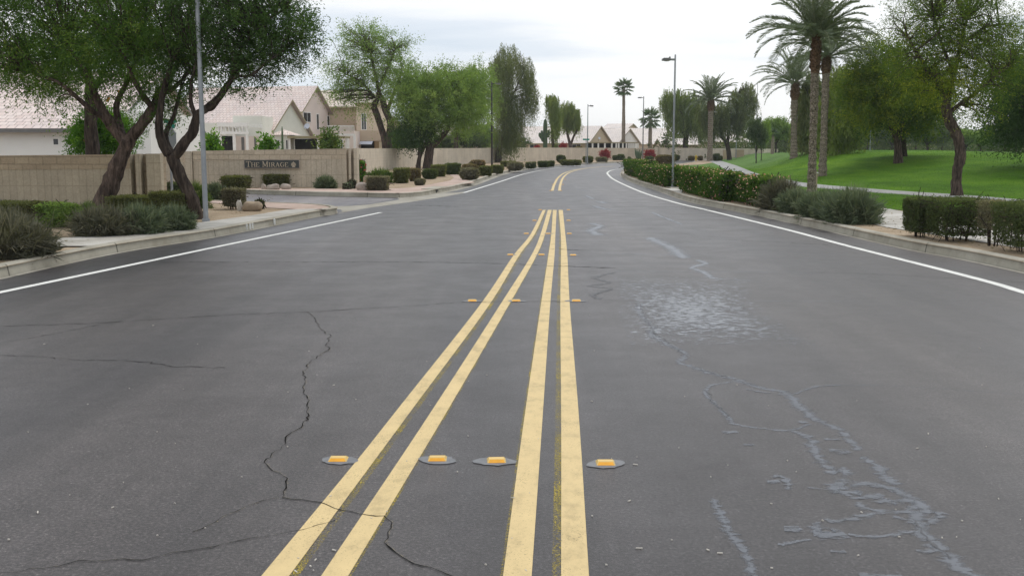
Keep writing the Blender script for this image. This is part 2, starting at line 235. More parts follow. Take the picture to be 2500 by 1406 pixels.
# ---------------------------------------------------------------- object helpers
def root(name,label,cat,loc=(0,0,0),group=None):
    o=bpy.data.objects.new(name,None); o.empty_display_size=.2; COL.objects.link(o); o.location=loc
    o['label']=label; o['category']=cat
    if group: o['group']=group
    return o
def tag(o,label,cat,group=None):
    o['label']=label; o['category']=cat
    if group: o['group']=group
    return o
def wloc(p):
    v=Vector((0,0,0))
    while p is not None: v=v+Vector(p.location); p=p.parent
    return v
class MB:
    "collects faces, then links them as one mesh object"
    def __init__(s): s.v=[];s.f=[];s.uv=[];s.mi=[]
    def face(s,pts,uvs=None,mi=0):
        i=len(s.v); s.v+= [tuple(p) for p in pts]; s.f.append(tuple(range(i,i+len(pts)))); s.uv.append(uvs or [(0,0)]*len(pts)); s.mi.append(mi)
    def box(s,c0,c1,mi=0):
        x0,y0,z0=c0;x1,y1,z1=c1
        P=lambda a,b,c:(x1 if a else x0,y1 if b else y0,z1 if c else z0)
        for q in (((0,0,0),(1,0,0),(1,0,1),(0,0,1)),((1,1,0),(0,1,0),(0,1,1),(1,1,1)),((0,1,0),(0,0,0),(0,0,1),(0,1,1)),((1,0,0),(1,1,0),(1,1,1),(1,0,1)),((0,0,1),(1,0,1),(1,1,1),(0,1,1)),((0,1,0),(1,1,0),(1,0,0),(0,0,0))):
            pts=[P(*k) for k in q]; 
            uv=[(p[0]+p[1],p[2]) if q[0][2]!=q[2][2] else (p[0],p[1]) for p in pts]
            s.face(pts,uv,mi)
    def obox(s,o,u,n,a0,a1,b0,b1,z0,z1,mi=0):
        "box in a wall frame: a along u, b along n"
        P=lambda a,b,z:(o[0]+u[0]*a+n[0]*b,o[1]+u[1]*a+n[1]*b,z)
        c=[(a0,b0),(a1,b0),(a1,b1),(a0,b1)]; run=0
        for i in range(4):
            p,q=c[i],c[(i+1)%4]; L=math.hypot(q[0]-p[0],q[1]-p[1])
            s.face([P(*p,z0),P(*q,z0),P(*q,z1),P(*p,z1)],[(run,z0),(run+L,z0),(run+L,z1),(run,z1)],mi); run+=L
        s.face([P(*k,z1) for k in c],[(a,b) for a,b in c],mi); s.face([P(*k,z0) for k in c[::-1]],[(a,b) for a,b in c[::-1]],mi)
    def tube(s,pts,rad,n=8,mi=0,cap=True,jit=0):
        pts=[Vector(p) for p in pts]; i0=len(s.v); L=len(pts)
        up=Vector((.3,.9,.1)).normalized(); prev=None
        for k,p in enumerate(pts):
            d=(pts[min(k+1,L-1)]-pts[max(k-1,0)]).normalized()
            a=d.cross(up if prev is None else prev); 
            if a.length<1e-4: a=d.cross(Vector((1,0,0)))
            a.normalize(); b=d.cross(a); prev=b*-1 if False else up
            for j in range(n):
                th=2*math.pi*j/n; r=rad[k]*(1+jit*(random.random()-.5))
                s.v.append(tuple(p+a*(math.cos(th)*r)+b*(math.sin(th)*r)))
        for k in range(L-1):
            for j in range(n):
                j2=(j+1)%n; s.f.append((i0+k*n+j,i0+k*n+j2,i0+(k+1)*n+j2,i0+(k+1)*n+j)); s.uv.append([(j/n,k),((j+1)/n,k),((j+1)/n,k+1),(j/n,k+1)]); s.mi.append(mi)
        if cap:
            s.f.append(tuple(i0+(L-1)*n+j for j in range(n))); s.uv.append([(0,0)]*n); s.mi.append(mi)
    def build(s,name,mats,parent=None,smooth=False,kind=None,label=None):
        me=bpy.data.meshes.new(name); off=wloc(parent) if parent else Vector((0,0,0))
        me.from_pydata([(a-off[0],b-off[1],c-off[2]) for a,b,c in s.v],[],s.f)
        ul=me.uv_layers.new(name='UVMap'); flatuv=[c for f in s.uv for u in f for c in u]; ul.data.foreach_set('uv',flatuv)
        for m in (mats if isinstance(mats,(list,tuple)) else [mats]): me.materials.append(MT[m] if isinstance(m,str) else m)
        me.polygons.foreach_set('material_index',s.mi)
        if smooth: me.polygons.foreach_set('use_smooth',[True]*len(s.f))
        me.update(); o=bpy.data.objects.new(name,me); COL.objects.link(o)
        if parent: o.parent=parent
        if kind: o['kind']=kind
        if label: o['label']=label
        return o
def bulk(name,quads,tints,mats,parent=None,mi=None,off=None):
    V=np.concatenate(quads).astype(np.float32); n=len(V); T=np.concatenate(tints).astype(np.float32)
    o_=wloc(parent) if parent else Vector((0,0,0))
    V=V-np.array([o_[0],o_[1],o_[2]],np.float32)
    me=bpy.data.meshes.new(name); me.vertices.add(n*4); me.vertices.foreach_set('co',V.reshape(-1))
    me.loops.add(n*4); me.loops.foreach_set('vertex_index',np.arange(n*4,dtype=np.int32))
    me.polygons.add(n); me.polygons.foreach_set('loop_start',np.arange(0,n*4,4,dtype=np.int32))
    try: me.polygons.foreach_set('loop_total',np.full(n,4,dtype=np.int32))
    except Exception: pass
    a=me.attributes.new('tint','FLOAT','FACE'); a.data.foreach_set('value',np.clip(T,0,1))
    for m in (mats if isinstance(mats,(list,tuple)) else [mats]): me.materials.append(MT[m])
    if mi is not None: me.polygons.foreach_set('material_index',np.concatenate(mi).astype(np.int32))
    me.update(calc_edges=True); o=bpy.data.objects.new(name,me); COL.objects.link(o)
    if parent: o.parent=parent
    return o
def unit(v): return v/np.maximum(np.linalg.norm(v,axis=-1,keepdims=True),1e-6)
def leaves(c,d,l,w):
    "rhombic leaf quads from centres, directions, lengths, widths"
    r=R.normal(size=c.shape); s=unit(np.cross(d,r)); l=l[:,None]*.5; w=w[:,None]*.5
    return np.stack([c-d*l,c+s*w,c+d*l,c-s*w],1)
def smooth_line(pts,n=6):
    P=[np.array(p,float) for p in pts]; out=[]
    for i in range(len(P)-1):
        p0=P[max(i-1,0)];p1=P[i];p2=P[i+1];p3=P[min(i+2,len(P)-1)]
        for k in range(n):
            t=k/n; out.append(.5*((2*p1)+(-p0+p2)*t+(2*p0-5*p1+4*p2-p3)*t*t+(-p0+3*p1-3*p2+p3)*t**3))
    out.append(P[-1]); return np.array(out)
def poly(name,pts,z,mat,kind='structure',uvdir=None):
    mb=MB(); v=[Vector((p[0],p[1],z)) for p in pts]
    for t in tessellate_polygon([v]):
        tri=[v[i] for i in t]
        if (tri[1]-tri[0]).cross(tri[2]-tri[0]).z<0: tri=tri[::-1]
        mb.face(tri,[(p.y,p.x) for p in tri])
    return mb.build(name,mat,kind=kind)
def sweep(name,line,profile,mat,kind='structure',zf=None):
    "profile: list of (offset to the right of travel, z)"
    P=np.array(line)[:,:2]; T=np.gradient(P,axis=0); T=unit(T); N=np.stack([T[:,1],-T[:,0]],1)
    s=np.concatenate([[0],np.cumsum(np.linalg.norm(np.diff(P,axis=0),axis=1))]); mb=MB()
    for i in range(len(P)-1):
        for j in range(len(profile)-1):
            (a,za),(b,zb)=profile[j],profile[j+1]
            q=[]
            for (ii,o,z) in ((i,a,za),(i+1,a,za),(i+1,b,zb),(i,b,zb)):
                x,y=P[ii]+N[ii]*o; q.append((x,y,z+(zf(x,y) if zf else 0)))
            mb.face(q,[(s[i],a),(s[i+1],a),(s[i+1],b),(s[i],b)])
    return mb.build(name,mat,kind=kind)
def ribbon(mb,line,w,z,mi=0):
    P=np.array(line); w=np.broadcast_to(w,(len(P),)); T=unit(np.gradient(P,axis=0)); N=np.stack([T[:,1],-T[:,0]],1)
    s=np.concatenate([[0],np.cumsum(np.linalg.norm(np.diff(P,axis=0),axis=1))])
    zz=z+R.rand(len(P)+1)*.00014
    for i in range(len(P)-1):
        a=P[i]-N[i]*w[i]/2;b=P[i]+N[i]*w[i]/2;c=P[i+1]+N[i+1]*w[i+1]/2;d=P[i+1]-N[i+1]*w[i+1]/2
        mb.face([(*d,zz[i+1]),(*a,zz[i]),(*b,zz[i]),(*c,zz[i+1])],[(s[i+1],0),(s[i],0),(s[i],1),(s[i+1],1)],mi)
# ---------------------------------------------------------------- ground, road, verges
mb=MB(); mb.face([(-3000,-300,-.06),(3000,-300,-.06),(3000,4000,-.06),(-3000,4000,-.06)]); mb.build('ground','desert',kind='structure')
mb=MB(); mb.face([(-60,-25,0),(110,-25,0),(110,230,0),(-60,230,0)]); mb.build('road','asphalt',kind='structure')
g=lambda L,z=0:[G(a,b,z) for a,b in L]
KL=smooth_line([(-8.0,-20),(-7.0,2)]+g([(0,679),(286,617),(500,583),(625,559),(754,533),(812,523)]),5)
corner=smooth_line([tuple(KL[-1])]+[(-4.42,26.0),(-4.75,27.0),(-5.5,27.9),(-6.6,28.6),(-8.2,29.5),(-10,30.6),(-14,31.5)],5)
street_near=[(-14,31.5),(-60,33)]
far_street=[(-60,38.2),(-16,37.8)]+g([(560,472.5),(600,473),(760,478.5),(900,481.5),(975,483)])
KF=smooth_line(g([(975,483),(1018,480),(1060,473),(1144,453.6),(1228,425),(1300,411.6),(1360,405.6),(1420,402),(1469,399.2),(1529,397),(1600,394.6),(1700,391.3)])+[(50,160),(110,175)],6)
KR=smooth_line([(7.3,-20),(6.9,2)]+g([(2500,664.5),(2220,608.5),(1996,557.5),(1813,518.5),(1688,493.5),(1615,468.5),(1542,444),(1517,427),(1528,415.5),(1560,408.5),(1650,404.3),(1690,399),(1740,393.7)])+[(50,150),(110,163)],6)
poly('verge_near_corner',[(-60,-20)]+[tuple(p[:2]) for p in KL]+[tuple(p[:2]) for p in corner[1:]]+[(-60,33)],VZ,'dirt')
poly('verge_far_side',[(-60,38.2)]+far_street[1:-1]+[tuple(p[:2]) for p in KF]+[(110,900),(-400,900),(-400,38.2)],VZ,'dirt')
poly('verge_right_side',[tuple(p[:2]) for p in KR[::-1]]+[(60,-20),(60,30),(110,30)][:2]+[(60,120),(110,150)],VZ,'dirt')
kp=lambda w,s=1:[(s*-.02,-.05),(0,.0),(s*.025,.135),(s*.05,.152),(s*(w),.152),(s*(w+.012),.10)]
sweep('kerb_left',list(KL)+list(corner[1:]),kp(.17,-1),'kerb')
sweep('kerb_street_far',smooth_line(far_street[1:],4),kp(.16,-1),'kerb')
sweep('kerb_far',KF,kp(.17,-1),'kerb')
sweep('kerb_right',KR,kp(.17,1),'kerb')
sweep('gutter_right',KR,[(-.10,.003),(-.02,.005)],'gutter'); sweep('gutter_left',KL,[(.10,.004),(.02,.006)],'gutter'); sweep('gutter_far',KF,[(.30,.004),(.02,.006)],'gutter')
# footways
W=.136
poly('sidewalk_left',[tuple(np.array(p[:2])+np.array((-.17,0))) for p in KL if 15.3<p[1]<24.9]+g([(812,513),(760,511.5),(701,513.6),(625,526),(500,543.6),(380,559),(286,574),(200,580),(120,585)],W)+g([(100,604),(160,603),(240,603)],W),W+.016,'walk')
poly('corner_ramp',[(p[0]-.19,p[1]-.13) for p in corner if p[1]<30.7][2:]+g([(600,503),(640,507),(700,510.5),(755,513),(800,513.5)],W),W+.006,'pink')
poly('valley_gutter',g([(1065,473.2),(1150,468),(1090,480),(1000,494),(900,508),(826,521),(836,517),(832,512),(765,505),(860,503),(900,500),(975,488),(970,482.2),(1010,480)]),.002,'gutter')
poly('side_street',g([(960,485.5),(900,484),(760,480.5),(600,475)])+[(-16,36.6),(-50,36.8),(-50,33.5),(-14,32)]+g([(640,495.5),(740,503.5),(800,507.5),(845,502),(890,499.3),(960,488)]),.001,'side')
poly('sidewalk_far',[(p[0],p[1]+.17) for p in smooth_line(far_street[2:],3)]+[(p[0]-.14,p[1]+.1) for p in KF if p[1]<43.5][1:]+[tuple(np.array(G(a,b,W))) for a,b in [(1143,448),(1160,446),(1130,437),(1122,430),(1112,424),(1098,427),(1108,434),(1100,441),(1060,449),(1000,459),(940,462),(860,462),(760,461),(640,460)]],W+.004,'pink')
sw=[(7.9,-20),(7.9,13),(7.5,16),(7.1,19.5),(7.3,22.5),(8.0,27),(9.4,30)]; sw2=[(10.4,31),(9.5,28),(9.3,24.5),(9.7,20),(10.3,14),(10.3,-20)]
poly('sidewalk_right',sw+sw2,W+.004,'walk')
# lawn as draped sheet
def xh(y): return np.interp(y,[-20,14,20,22.5,25,28,34,42,52,66,80,93,101,117,131,150],[12.4,12.3,12.0,11.0,9.35,8.2,7.6,7.6,8.2,9.6,11.8,14.8,18.6,23,26,30])
ys=np.concatenate([np.linspace(-20,20,12),np.linspace(21,140,110),np.linspace(144,420,46)])
ts=np.concatenate([np.linspace(0,1,9)[:-1],1+np.linspace(0,1,60)**1.6*1.0])
mb=MB(); grid=[]
for y in ys:
    a=min(xh(y),xp(y)); b=xp(y); row=[]
    for t in ts:
        x=a+(b-a)*t if t<=1 else b+(t-1)*230
        row.append((x,y,float(terr(x,y))+.008))
    grid.append(row)
nr,nc=len(ys),len(ts); mb.v=[p for r_ in grid for p in r_]
for i in range(nr-1):
    for j in range(nc-1):
        mb.f.append((i*nc+j,i*nc+j+1,(i+1)*nc+j+1,(i+1)*nc+j)); mb.uv.append([(0,0)]*4); mb.mi.append(0)
mb.build('lawn','lawn',kind='structure',smooth=True)
pl=[(xp(y),y) for y in np.linspace(-15,146,120)]
sweep('path',pl,[(-.78,.0),(-.76,.022),(.76,.022),(.78,.0)],'path',zf=lambda x,y:float(terr(min(x,xp(y)+.7),y)))
# blades of grass along the lawn's near edge and over the near turf
q=[];t_=[]
n=26000; yy=22+R.rand(n)**1.7*60; xx=xh(yy)+R.rand(n)*(xp(yy)-xh(yy)+14); keep=np.abs(xx-xp(yy))>.82; xx,yy=xx[keep],yy[keep]; n=len(xx)
zz=terr(xx,yy)+.02; d=unit(np.stack([R.normal(size=n)*.5,R.normal(size=n)*.5,np.ones(n)],1)); L=.05+.05*R.rand(n)
q.append(leaves(np.stack([xx,yy,zz],1),d,L,np.full(n,.018))); t_.append(.3+.5*R.rand(n))
o=bulk('grass',q,t_,['l_bright']); o['kind']='stuff'; o['label']='short bright green turf blades'
# shoulders and markings
WL=[(-10.2,-20),(-7.9,2)]
wl=np.array([G(0,714),G(250,661.6),G(500,609),G(700,567.3),G(930,519)]); wl0=wl[0]-(wl[1]-wl[0])*5
wl=np.vstack([[wl0],wl])
wf=smooth_line(g([(1132,471),(1180,456.5),(1228,441.6),(1276,426),(1324,415.8),(1370,409.5),(1430,404.5)]),5)
wr=smooth_line([tuple(np.array(G(2500,714))*2-np.array(G(2375,678)))]+g([(2500,714),(2375,678),(2071,601),(1917,560),(1729.6,514),(1646,494),(1563,468),(1501,440),(1486,428),(1483,422),(1492,416.5),(1510,413.5),(1545,411.5),(1600,409)]),6)
mb=MB(); ribbon(mb,wl,.115,.0025); ribbon(mb,wf,.12,.0025); ribbon(mb,wr,.125,.0025); mb.build('white_edge_line','white',kind='structure')
def between(name,A,B,z,mat):
    poly(name,[tuple(p[:2]) for p in A]+[tuple(p[:2]) for p in B[::-1]],z,mat)
kr=[(p[0]-.15,p[1]) for p in KR if -15<p[1]<66]; between('shoulder_right',[(p[0],p[1]) for p in wr if p[1]<64],kr,.001,'shoulder')
kl=[(p[0]+.1,p[1]) for p in KL if -15<p[1]<24]; between('shoulder_left',[(p[0],p[1]) for p in wl],kl,.001,'shoulder')
YL={1:[(513,1325,1332),(571,1296,1306),(622,1255,1269),(735,1179,1201),(1000,970,1006),(1122,873,916),(1406,638,706)],
 2:[(513,1337.5,1347),(571,1320,1331),(622,1298,1311),(735,1227,1248),(1000,1056,1094),(1406,784,850)],
 3:[(513,1350,1359),(571,1346,1356),(622,1339,1354),(735,1322,1344),(1000,1283,1326),(1406,1228,1298)],
 4:[(513,1364,1374),(571,1369,1380),(622,1369.5,1385),(735,1368,1390.5),(1000,1370,1412),(1406,1370,1438)]}
mb=MB(); mg=MB()
for k,rows in YL.items():
    A=[G(a,y) for y,a,b in rows]; B=[G(b,y) for y,a,b in rows]
    A.append(tuple(2*np.array(A[-1])-np.array(A[-2]))); B.append(tuple(2*np.array(B[-1])-np.array(B[-2])))
    A=smooth_line(A,10); B=smooth_line(B,10); s=0
    for i in range(len(A)-1):
        a0,b0,a1,b1=A[i],B[i],A[i+1],B[i+1]; j=lambda:(R.rand()-.5)*.006
        mb.face([(a1[0],a1[1],.0025),(a0[0],a0[1],.0025),(b0[0],b0[1],.0025),(b1[0],b1[1],.0025)])
        e=.035 if k in(1,4) else .012; sg=-1 if k in(3,4) else 1
        if sg>0: mg.face([(b1[0],b1[1],.0018),(b0[0],b0[1],.0018),(b0[0]+e,b0[1],.0018),(b1[0]+e,b1[1],.0018)])
        else: mg.face([(a1[0]-e,a1[1],.0018),(a0[0]-e,a0[1],.0018),(a0[0],a0[1],.0018),(a1[0],a1[1],.0018)])
yf=smooth_line(g([(1357,466),(1361,450),(1369,434),(1382,423.5),(1402,416.5),(1425,412),(1460,408.5),(1500,406)]),6)
T=unit(np.gradient(yf,axis=0)); N=np.stack([T[:,1],-T[:,0]],1)
ribbon(mb,yf-N*.14,.11,.0025); ribbon(mb,yf+N*.14,.11,.0025)
mb.build('yellow_line','yellow',kind='structure'); mg.build('old_yellow_line','ghost',kind='structure')
# cracks
def wiggle(pts,z=0,step=.045,amp=.012):
    P=[np.array(G(*p)) for p in pts]; out=[]
    for a,b in zip(P[:-1],P[1:]):
        L=np.linalg.norm(b-a); n=max(2,int(L/step)); n=min(n,90)
        for k in range(n): out.append(a+(b-a)*k/n+(R.normal(size=2)*amp if k else R.normal(size=2)*amp*.4))
    out.append(P[-1]); return np.array(out)
C=[([(0,797),(240,789),(420,778),(580,768),(760,762),(860,755),(1000,748),(1130,738),(1430,736)],.017,.012),
 ([(750,762),(768,775),(778,800),(808,820),(795,845),(805,850),(755,885),(740,910),(745,930),(742,955),(752,970),(750,1000),(755,1015),(735,1045),(700,1065),(690,1090),(645,1128),(665,1150),(700,1168),(692,1200),(690,1215)],.010,.008),
 ([(690,1215),(640,1222),(560,1255),(490,1292),(470,1300)],.006,.007),
 ([(690,1215),(780,1228),(830,1245),(880,1255),(940,1260),(960,1275),(955,1290),(938,1325),(970,1350),(1010,1375),(1050,1385),(1110,1410)],.009,.009),
 ([(820,1270),(700,1300),(550,1330),(400,1355),(320,1368),(200,1370),(100,1390),(-30,1402)],.007,.010),
 ([(0,868),(120,872),(180,878),(370,884),(415,895),(550,898)],.012,.012),([(-20,842),(120,818),(260,790)],.013,.012),
 ([(380,641),(700,640),(1000,640),(1200,643),(1330,648)],.03,.02),([(1335,650),(1400,651),(1500,655)],.045,.02),([(1350,608),(1440,612)],.04,.02),
 ([(1500,505),(1640,507),(1760,515)],.05,.03),([(1700,582),(2000,597),(2100,603)],.02,.03),([(1980,665),(2200,672),(2500,690)],.014,.02),([(1000,502),(1120,505)],.08,.05)]
mb=MB(); mg=MB()
for pts,w,amp in C:
    L=wiggle(pts,amp=amp); ribbon(mb,L,w*(.15+.85*R.rand(len(L))**1.5),.0036)
    if w<.012 and pts[0][1]>740: ribbon(mg,L+.004,w*1.7*(.2+.8*R.rand(len(L))),.0031)
mb.build('road_crack','crack',kind='structure'); mg.build('crack_grit','grit',kind='structure')
S=[([(1585,580),(1610,592),(1640,605),(1655,618),(1672,630)],.16),([(1700,635),(1722,643),(1690,654),(1715,663),(1740,680)],.08),([(1740,680),(1790,683),(1840,685)],.03),
 ([(1565,740),(1558,755),(1570,775),(1592,800),(1590,815),(1620,835),(1650,850),(1675,865),(1660,885),(1690,895)],.065),([(1690,895),(1730,910),(1790,925),(1850,945),(1900,955),(1930,965),(1945,985),(1975,1010),(2000,1030)],.075),
 ([(2000,1028),(2050,1050),(2075,1075),(2100,1098)],.06),([(2110,1118),(2140,1135),(2150,1155),(2185,1182)],.075),([(2180,1190),(2225,1215),(2240,1250),(2245,1290),(2290,1330),(2330,1370),(2390,1420)],.085),
 ([(1790,932),(1740,940),(1722,960),(1740,980),(1770,1010),(1790,1035)],.035),([(1790,1035),(1850,1045),(1930,1050),(1975,1035)],.03),([(1935,1052),(1975,1070),(1990,1100),(2010,1130),(2040,1158)],.06),
 ([(1740,1215),(1752,1240),(1770,1280),(1795,1320),(1820,1350),(1845,1420)],.045),([(2060,1140),(2060,1175),(2040,1195),(2100,1205)],.07),([(2055,1195),(2110,1180),(2170,1190),(2200,1200)],.06),([(2060,1205),(2100,1215),(2150,1205)],.055),([(2090,1225),(2130,1245),(2190,1250),(2240,1240)],.05),([(2120,1210),(2170,1225),(2240,1225),(2260,1250)],.07),
 ([(1900,1330),(1980,1316)],.03),([(1990,1275),(2005,1300),(2040,1300)],.06),([(2020,1275),(2100,1262),(2140,1250)],.05),([(2070,1305),(2140,1310),(2240,1295)],.035),([(2180,1260),(2260,1275),(2300,1250)],.05),
 ([(1940,962),(1990,945),(2050,940)],.03),([(2050,940),(2200,943),(2500,964)],.010),([(1890,1160),(1920,1170),(1925,1195)],.05),([(1970,1190),(2040,1197)],.02),([(1820,950),(1880,960)],.03),([(1440,545),(1465,552),(1445,562),(1462,575)],.18),([(1450,503),(1470,509),(1490,513)],.16),([(1465,492),(1478,497)],.18),([(1590,518),(1630,535),(1665,548)],.07),
 ([(1500,662),(1690,664),(1860,664),(1990,667)],.022),([(1480,620),(1580,621),(1660,623)],.03),([(1560,642),(1660,645),(1760,655)],.018),([(1540,694),(1700,694)],.02),([(1840,735),(1990,736),(2100,736)],.016),([(1640,596),(1720,595)],.02),([(1480,580),(1580,583)],.02),([(1430,478),(1450,486)],.12),([(1405,462),(1440,467)],.08)]
mb=MB(); mfar=MB()
for i,(pts,w) in enumerate(S):
    P=smooth_line([G(*p) for p in pts],8 if len(pts)>2 else 10); P=P+R.normal(size=P.shape)*w*.06; ww=w*1.9*(.75+.5*R.rand(len(P))); ww[0]*=.5; ww[-1]*=.5
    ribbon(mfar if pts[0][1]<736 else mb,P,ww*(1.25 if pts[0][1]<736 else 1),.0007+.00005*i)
for (a,b,rx,ry) in [(2048,1101,18,6),(2025,1303,30,12),(1935,1290,16,7),(2258,1345,16,6),(1828,1085,10,3),(1782,1054,14,3),(2150,1405,40,8),(1960,1030,8,3),(1888,1175,12,4),(2045,1345,14,4),(2030,1072,14,3)]:
    P=np.array([G(a-rx*1.3,b),G(a,b+ry*.2),G(a+rx*1.3,b)]); hgt=abs(G(a,b-ry)[1]-G(a,b+ry)[1])*1.7; ribbon(mb,smooth_line(P,4),hgt,.0022)
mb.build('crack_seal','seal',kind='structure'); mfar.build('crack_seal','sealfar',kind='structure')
mb=MB(); nu=24
for i in range(nu):
    for j in range(nu):
        q=[]; uv=[]
        for u,v in ((i/nu,(j+1)/nu),((i+1)/nu,(j+1)/nu),((i+1)/nu,j/nu),(i/nu,j/nu)): q.append((*G(1500+330*u+130*v*v*(.3+u),676+168*v),.0024)); uv.append((u,v))
        mb.face(q,uv)
mb.build('seal_flecks','sealfleck',kind='structure')
mb=MB(); P=smooth_line([G(*p) for p in [(1500,665),(1452,678),(1486,690),(1440,698),(1490,705),(1448,720),(1465,731)]],8); ribbon(mb,P,.13*(.7+.6*R.rand(len(P))),.0026)
for pts in ([(1465,731),(1560,738)],[(1562,742),(1575,780),(1600,815),(1650,850),(1680,870)],[(1690,897),(1790,926),(1850,942)],[(2230,1270),(2280,1330),(2320,1365)],[(1722,950),(1745,985),(1780,1022)]):
    L=wiggle(pts,amp=.012); ribbon(mb,L,.02*(.4+1.2*R.rand(len(L))),.0029)
mb.build('dark_seal','sealdark',kind='structure')
# small grit and twigs on the road
mb=MB()
for k in range(90):
    px=R.rand()*2500; py=760+R.rand()**.8*640
    x,y=G(px,py); s=.0025+.003*R.rand(); a=R.rand()*6.3; l=s*(1+3*R.rand()**3)
    u=(math.cos(a),math.sin(a)); mb.obox((x,y),u,(-u[1],u[0]),0,l*1.6,0,s,.001,.004+s*.4)
o=mb.build('litter','rockw'); o['kind']='stuff'; o['label']='tiny pale stones and chips scattered on the asphalt'
# ---------------------------------------------------------------- raised pavement markers
def marker():
    r=root('road_reflector','','road reflector')
    mb=MB(); a,b,h=.05,.045,.017; B=[(-a,-b),(a,-b),(a,b),(-a,b)]; Tp=[(-a*.78,-b*.35),(a*.78,-b*.35),(a*.78,b*.35),(-a*.78,b*.35)]
    z0=.0005
    for i in range(4):
        j=(i+1)%4; mb.face([(*B[i],z0),(*B[j],z0),(*Tp[j],h+z0),(*Tp[i],h+z0)])
    mb.face([(*p,h+z0) for p in Tp]); mb.build('marker_body','refl',r)
    for s in (-1,1):
        mb=MB(); y0=s*b*.93;y1=s*b*.47; e=s*.0025
        q=[(-a*.84,y0+e,z0+.0035),(a*.84,y0+e,z0+.0035),(a*.72,y1+e,z0+h*.82+.0012),(-a*.72,y1+e,z0+h*.82+.0012)]
        mb.face(q if s<0 else q[::-1]); mb.build('reflective_face','reflf',r)
    mb=MB(); n=22; px_,ph=R.uniform(-.02,.03),R.rand()*6; mb.face([(.095*math.cos(k/n*6.283)*(1+.18*R.rand()+.22*math.sin(2*k/n*6.283+ph))+px_,.062*math.sin(k/n*6.283)*(1+.3*R.rand())-.012,.0032) for k in range(n)])
    mb.build('adhesive_pad','pad',r); return r
def copy_tree(o,parent=None):
    c=o.copy(); COL.objects.link(c); c.parent=parent
    for ch in list(o.children): copy_tree(ch,c)
    return c
MK=[marker() for _ in range(4)]; seen=set()
RM=[(826,1122,'left of all four yellow lines in the nearest row'),(1068,1121,'just right of the slanting lines in the nearest row'),(1212,1125,'just left of the upright lines in the nearest row'),(1478,1131,'right of all four yellow lines in the nearest row'),
 (1153,735,'left of the slanting lines in the second row'),(1260,735,'between the two pairs of lines in the second row'),(1407,735,'right of the lines in the second row'),
 (1246,622.5,'left of the lines in the third row'),(1322,622.5,'between the two pairs in the third row'),(1399,623.5,'right of the lines in the third row'),
 (1285,571,'left of the lines in the fourth row'),(1338,571,'between the two pairs in the fourth row'),(1390,571,'right of the lines in the fourth row'),
 (1305,539,'left of the lines in the fifth row'),(1388,539,'right of the lines in the fifth row'),(1319,513,'left of the lines at their far end by the junction'),(1388,513,'right of the lines at their far end by the junction'),
 (1344.5,466,'left of the far double line where it starts again'),(1369.5,466,'right of the far double line where it starts again'),(1350,451,'left of the far double line as it begins to bend'),(1374,451,'right of the far double line as it begins to bend'),(1358,438.5,'left of the far double line at the bend'),(1380,438.5,'right of the far double line at the bend')]
for px,py,t in RM:
    i=len(seen) if len(seen)<4 else R.randint(4); o=copy_tree(MK[i]) if i in seen else MK[i]; seen.add(i)
    x,y=G(px,py); o.location=(x,y,0); o.rotation_euler=(0,0,(R.rand()-.5)*.15); o['label']='amber road reflector '+t; o['category']='road reflector'; o['group']='raised amber reflectors along the yellow lines'
# ---------------------------------------------------------------- plants
def rot_to(d):  # frames for many directions
    r=R.normal(size=d.shape); a=unit(np.cross(d,r)); return a,np.cross(d,a)
def sprays(C,axis,L,side,n,l,w,align=.6,curve=0.,tint=None,hang=0.):
    "n leaves on each spray: C (m,3) starts, axis (m,3) unit, L (m,) lengths"
    m=len(C); u=R.rand(m,n,1); a=axis[:,None,:]; off=R.normal(size=(m,n,3))*side*(.35+.9*u)
    P=C[:,None,:]+a*(u*L[:,None,None])+off
    P[...,2]-=(curve*(u[...,0]*L[:,None])**2)
    d=unit(a*align+R.normal(size=(m,n,3))*(1-align)+np.array([0,0,-hang]))
    P=P.reshape(-1,3); d=d.reshape(-1,3); N=len(P)
    q=leaves(P,d,l*(.6+.8*R.rand(N)),w*(.6+.8*R.rand(N)))
    t=(tint[:,None]+R.normal(size=(m,n))*.06).reshape(-1)
    return q,t
def in_ell(n,shell=.42):
    v=unit(R.normal(size=(n,3))); return v*(R.rand(n,1)**shell)
